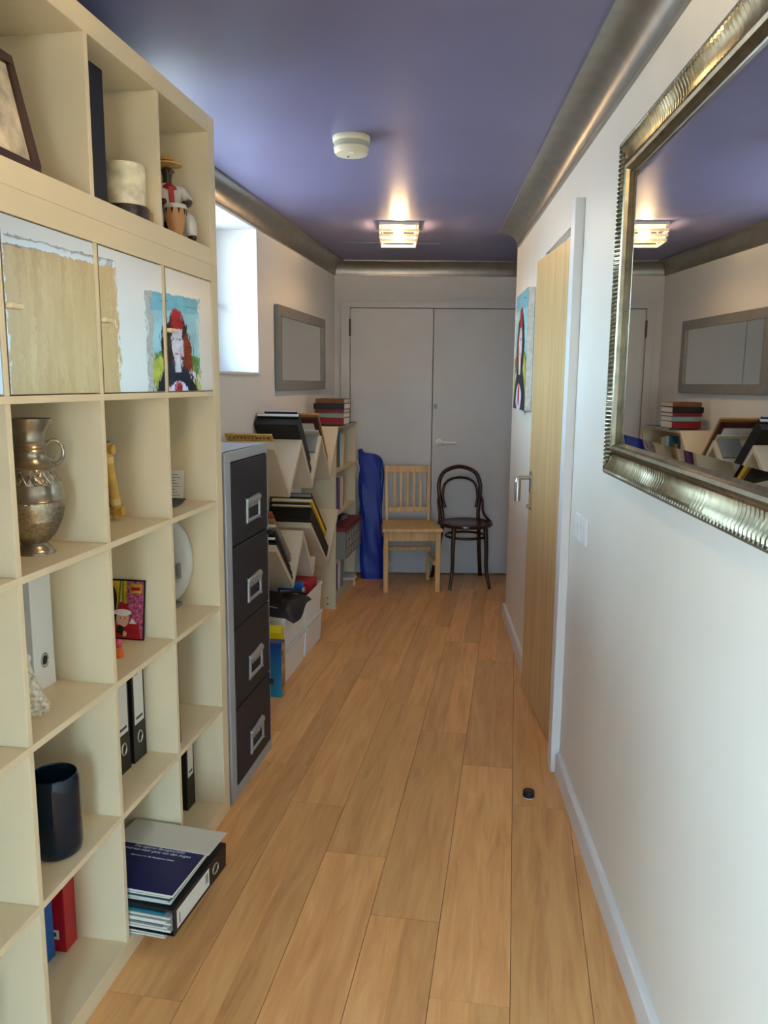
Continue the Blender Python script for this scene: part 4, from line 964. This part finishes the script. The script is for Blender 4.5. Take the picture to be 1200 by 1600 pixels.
Mr = Matrix.Translation((0, yb - .012, .45)) @ Matrix.Rotation(-math.atan2(.06, .42), 4, 'X')
MB().box(-bw + .024, bw - .024, -.008, .012, .375, .425, M=Mr).build('top_rail', PINE, t, bevel=.004)
MB().box(-bw + .024, bw - .024, -.008, .012, .075, .115, M=Mr).build('lower_rail', PINE, t, bevel=.004)
for i in range(5):
    x = -bw + .024 + (2 * bw - .048) * (i + 1) / 6
    MB().box(x - .010, x + .010, -.004, .008, .113, .377, M=Mr).build('slat', PINE, t, bevel=.002)

t = tag(EW('bentwood_chair', .605, 5.785, 0, math.radians(9)), 'dark brown bentwood chair with a looped back', 'chair')
MB().lathe([(.0001, .452), (.165, .450), (.192, .452), (.200, .462), (.198, .474), (.188, .478), (.180, .474), (.0001, .470)], 44).build('seat', BENT, t, 40)
def smooth_path(P, n=8):
    P = [Vector(p) for p in P]; out = []
    for i in range(len(P) - 1):
        p0, p1, p2, p3 = P[max(i - 1, 0)], P[i], P[i + 1], P[min(i + 2, len(P) - 1)]
        for k in range(n):
            u = k / n; out.append(.5 * ((2 * p1) + (p2 - p0) * u + (2 * p0 - 5 * p1 + 4 * p2 - p3) * u * u + (3 * p1 - p0 - 3 * p2 + p3) * u ** 3))
    out.append(P[-1]); return out
for s_ in (-1, 1):
    pp = smooth_path([(s_ * .118, -.120, .455), (s_ * .125, -.13, .30), (s_ * .128, -.135, .14), (s_ * .150, -.160, 0)]); n = len(pp)
    MB().tube(pp, [.0175 - .006 * i / n for i in range(n)], 12).build('front_leg', BENT, t, 60)
bow = smooth_path([(-.195, .255, 0), (-.165, .195, .20), (-.142, .150, .42), (-.140, .165, .52), (-.158, .195, .65), (-.158, .210, .745), (-.115, .225, .825), (0, .232, .862), (.115, .225, .825), (.158, .210, .745), (.158, .195, .65), (.140, .165, .52), (.142, .150, .42), (.165, .195, .20), (.195, .255, 0)])
MB().tube(bow, .0155, 12).build('back_bow', BENT, t, 60)
inn = smooth_path([(-.118, .160, .56), (-.135, .178, .64), (-.122, .195, .725), (-.075, .206, .768), (0, .210, .782), (.075, .206, .768), (.122, .195, .725), (.135, .178, .64), (.118, .160, .56)])
MB().tube(inn, .010, 10).build('inner_loop', BENT, t, 60)
MB().tube([(.148 * math.cos(2 * PI * k / 48), .148 * math.sin(2 * PI * k / 48) - .005, .375) for k in range(48)], .0095, 10, closed=True).build('leg_ring', BENT, t, 60)
for s_ in (-1, 1):
    MB().tube(smooth_path([(s_ * .155, .19, .655), (s_ * .172, .17, .61), (s_ * .170, .125, .52), (s_ * .198, .02, .468)]), .0095, 10).build('back_brace', BENT, t, 60)

# ------------------------------------------------------------------ blue bag against the end wall
t = tag(EW('blue_bag', -.100, 5.985, 0), 'tall royal blue fabric bag leaning against the grey doors', 'bag')
v = []; f = []; SEG, RI = 44, 40; random.seed(11)
for i in range(RI + 1):
    u = i / RI; z = .955 * u
    wx = .088 * (1 - .06 * u); wy = .070 * (1 - .75 * u ** 2.5) * (.8 + .2 * math.sin(PI * min(1, u * 3 + .1)))
    for k in range(SEG):
        a = 2 * PI * k / SEG; ca, sa = math.cos(a), math.sin(a); q = 2 / 5
        x = wx * (abs(ca) ** q) * (1 if ca > 0 else -1); y = wy * (abs(sa) ** q) * (1 if sa > 0 else -1)
        cr_ = .006 * math.sin(7 * a + 9 * u) * math.sin(5 * u + 2 * a) + .004 * math.sin(23 * u + 3 * a)
        top = .018 * math.cos(a * 1.0 + PI) * (u > .97)
        v.append((x + cr_ * ca - .024 * u + .012, y + cr_ * sa + .045 * u, z + (top + .012 * ca * -1) * u ** 8))
f = [(i * SEG + k, i * SEG + (k + 1) % SEG, (i + 1) * SEG + (k + 1) % SEG, (i + 1) * SEG + k) for i in range(RI) for k in range(SEG)] + [tuple(range(SEG))[::-1], tuple(range(RI * SEG, (RI + 1) * SEG))]
ROY = mat('royal_blue_nylon', (16, 44, 150), .45, bump=.35, bscale=14)
MB().add(v, f).build('sack', ROY, t, 60)
MB().tube(smooth_path([(.055, .0, .935), (.080, -.02, .90), (.092, -.035, .80), (.086, -.055, .70), (.08, -.062, .6)]), .008, 8).build('strap', ROY, t, 60)
MB().tube(smooth_path([(-.085, .03, .93), (-.092, .02, .975), (-.075, .02, .985), (-.06, .03, .945)]), .007, 8).build('grab_loop', ROY, t, 60)
# white wire fan behind the bookshelf
t = tag(EW('floor_fan', -.292, 5.955, 0), 'white wire fan guard showing behind the narrow bookshelf', 'fan')
b = MB()
for r, y in ((.102, 0), (.102, .03), (.08, -.012), (.055, -.02), (.03, -.024)): b.tube([(r * math.cos(2 * PI * k / 36), y, .845 + r * math.sin(2 * PI * k / 36)) for k in range(36)], .0028, 6, closed=True)
for k in range(24):
    a = 2 * PI * k / 24; b.tube([(.03 * math.cos(a), -.024, .845 + .03 * math.sin(a)), (.101 * math.cos(a), -.003, .845 + .101 * math.sin(a)), (.102 * math.cos(a), .03, .845 + .102 * math.sin(a))], .002, 5)
b.build('guard', WHITE, t, 60)
MB().lathe([(.045, 0), (.045, .06), (.03, .075), (.0001, .075)], 20, Matrix.Translation((0, .005, .845)) @ Matrix.Rotation(-PI / 2, 4, 'X')).build('motor', WHITE, t, 50)
MB().tube([(0, .03, .02), (0, .03, .83)], .011, 10).build('pole', WHITE, t, 50)
MB().lathe([(.0001, 0), (.085, 0), (.083, .012), (.02, .022), (.0001, .022)], 28, Matrix.Translation((0, .03, 0))).build('foot', WHITE, t, 50)

# ------------------------------------------------------------------ bottle cap on the floor
t = tag(EW('bottle_cap', .536, 2.690, 0), 'small black bottle cap lying on the floor boards', 'cap')
MB().lathe([(.0001, .0005), (.0195, .0005), (.0195, .005), (.0001, .005)], 24).build('seal_ring', WHITE, t, 40)
b = MB(); v = []; SEG = 48
b.lathe([(.0205, .005), (.0205, .024), (.019, .0265), (.0001, .0268)], 24)
for k in range(30):
    a = 2 * PI * k / 30; b.box(.0200, .0212, -.0011, .0011, .006, .024, M=Matrix.Rotation(a, 4, 'Z'))
b.build('cap', BLACK, t, 35)
MB().lathe([(.012, .0268), (.012, .0271), (.0001, .0271)], 20).build('top_print', DGREY, t)
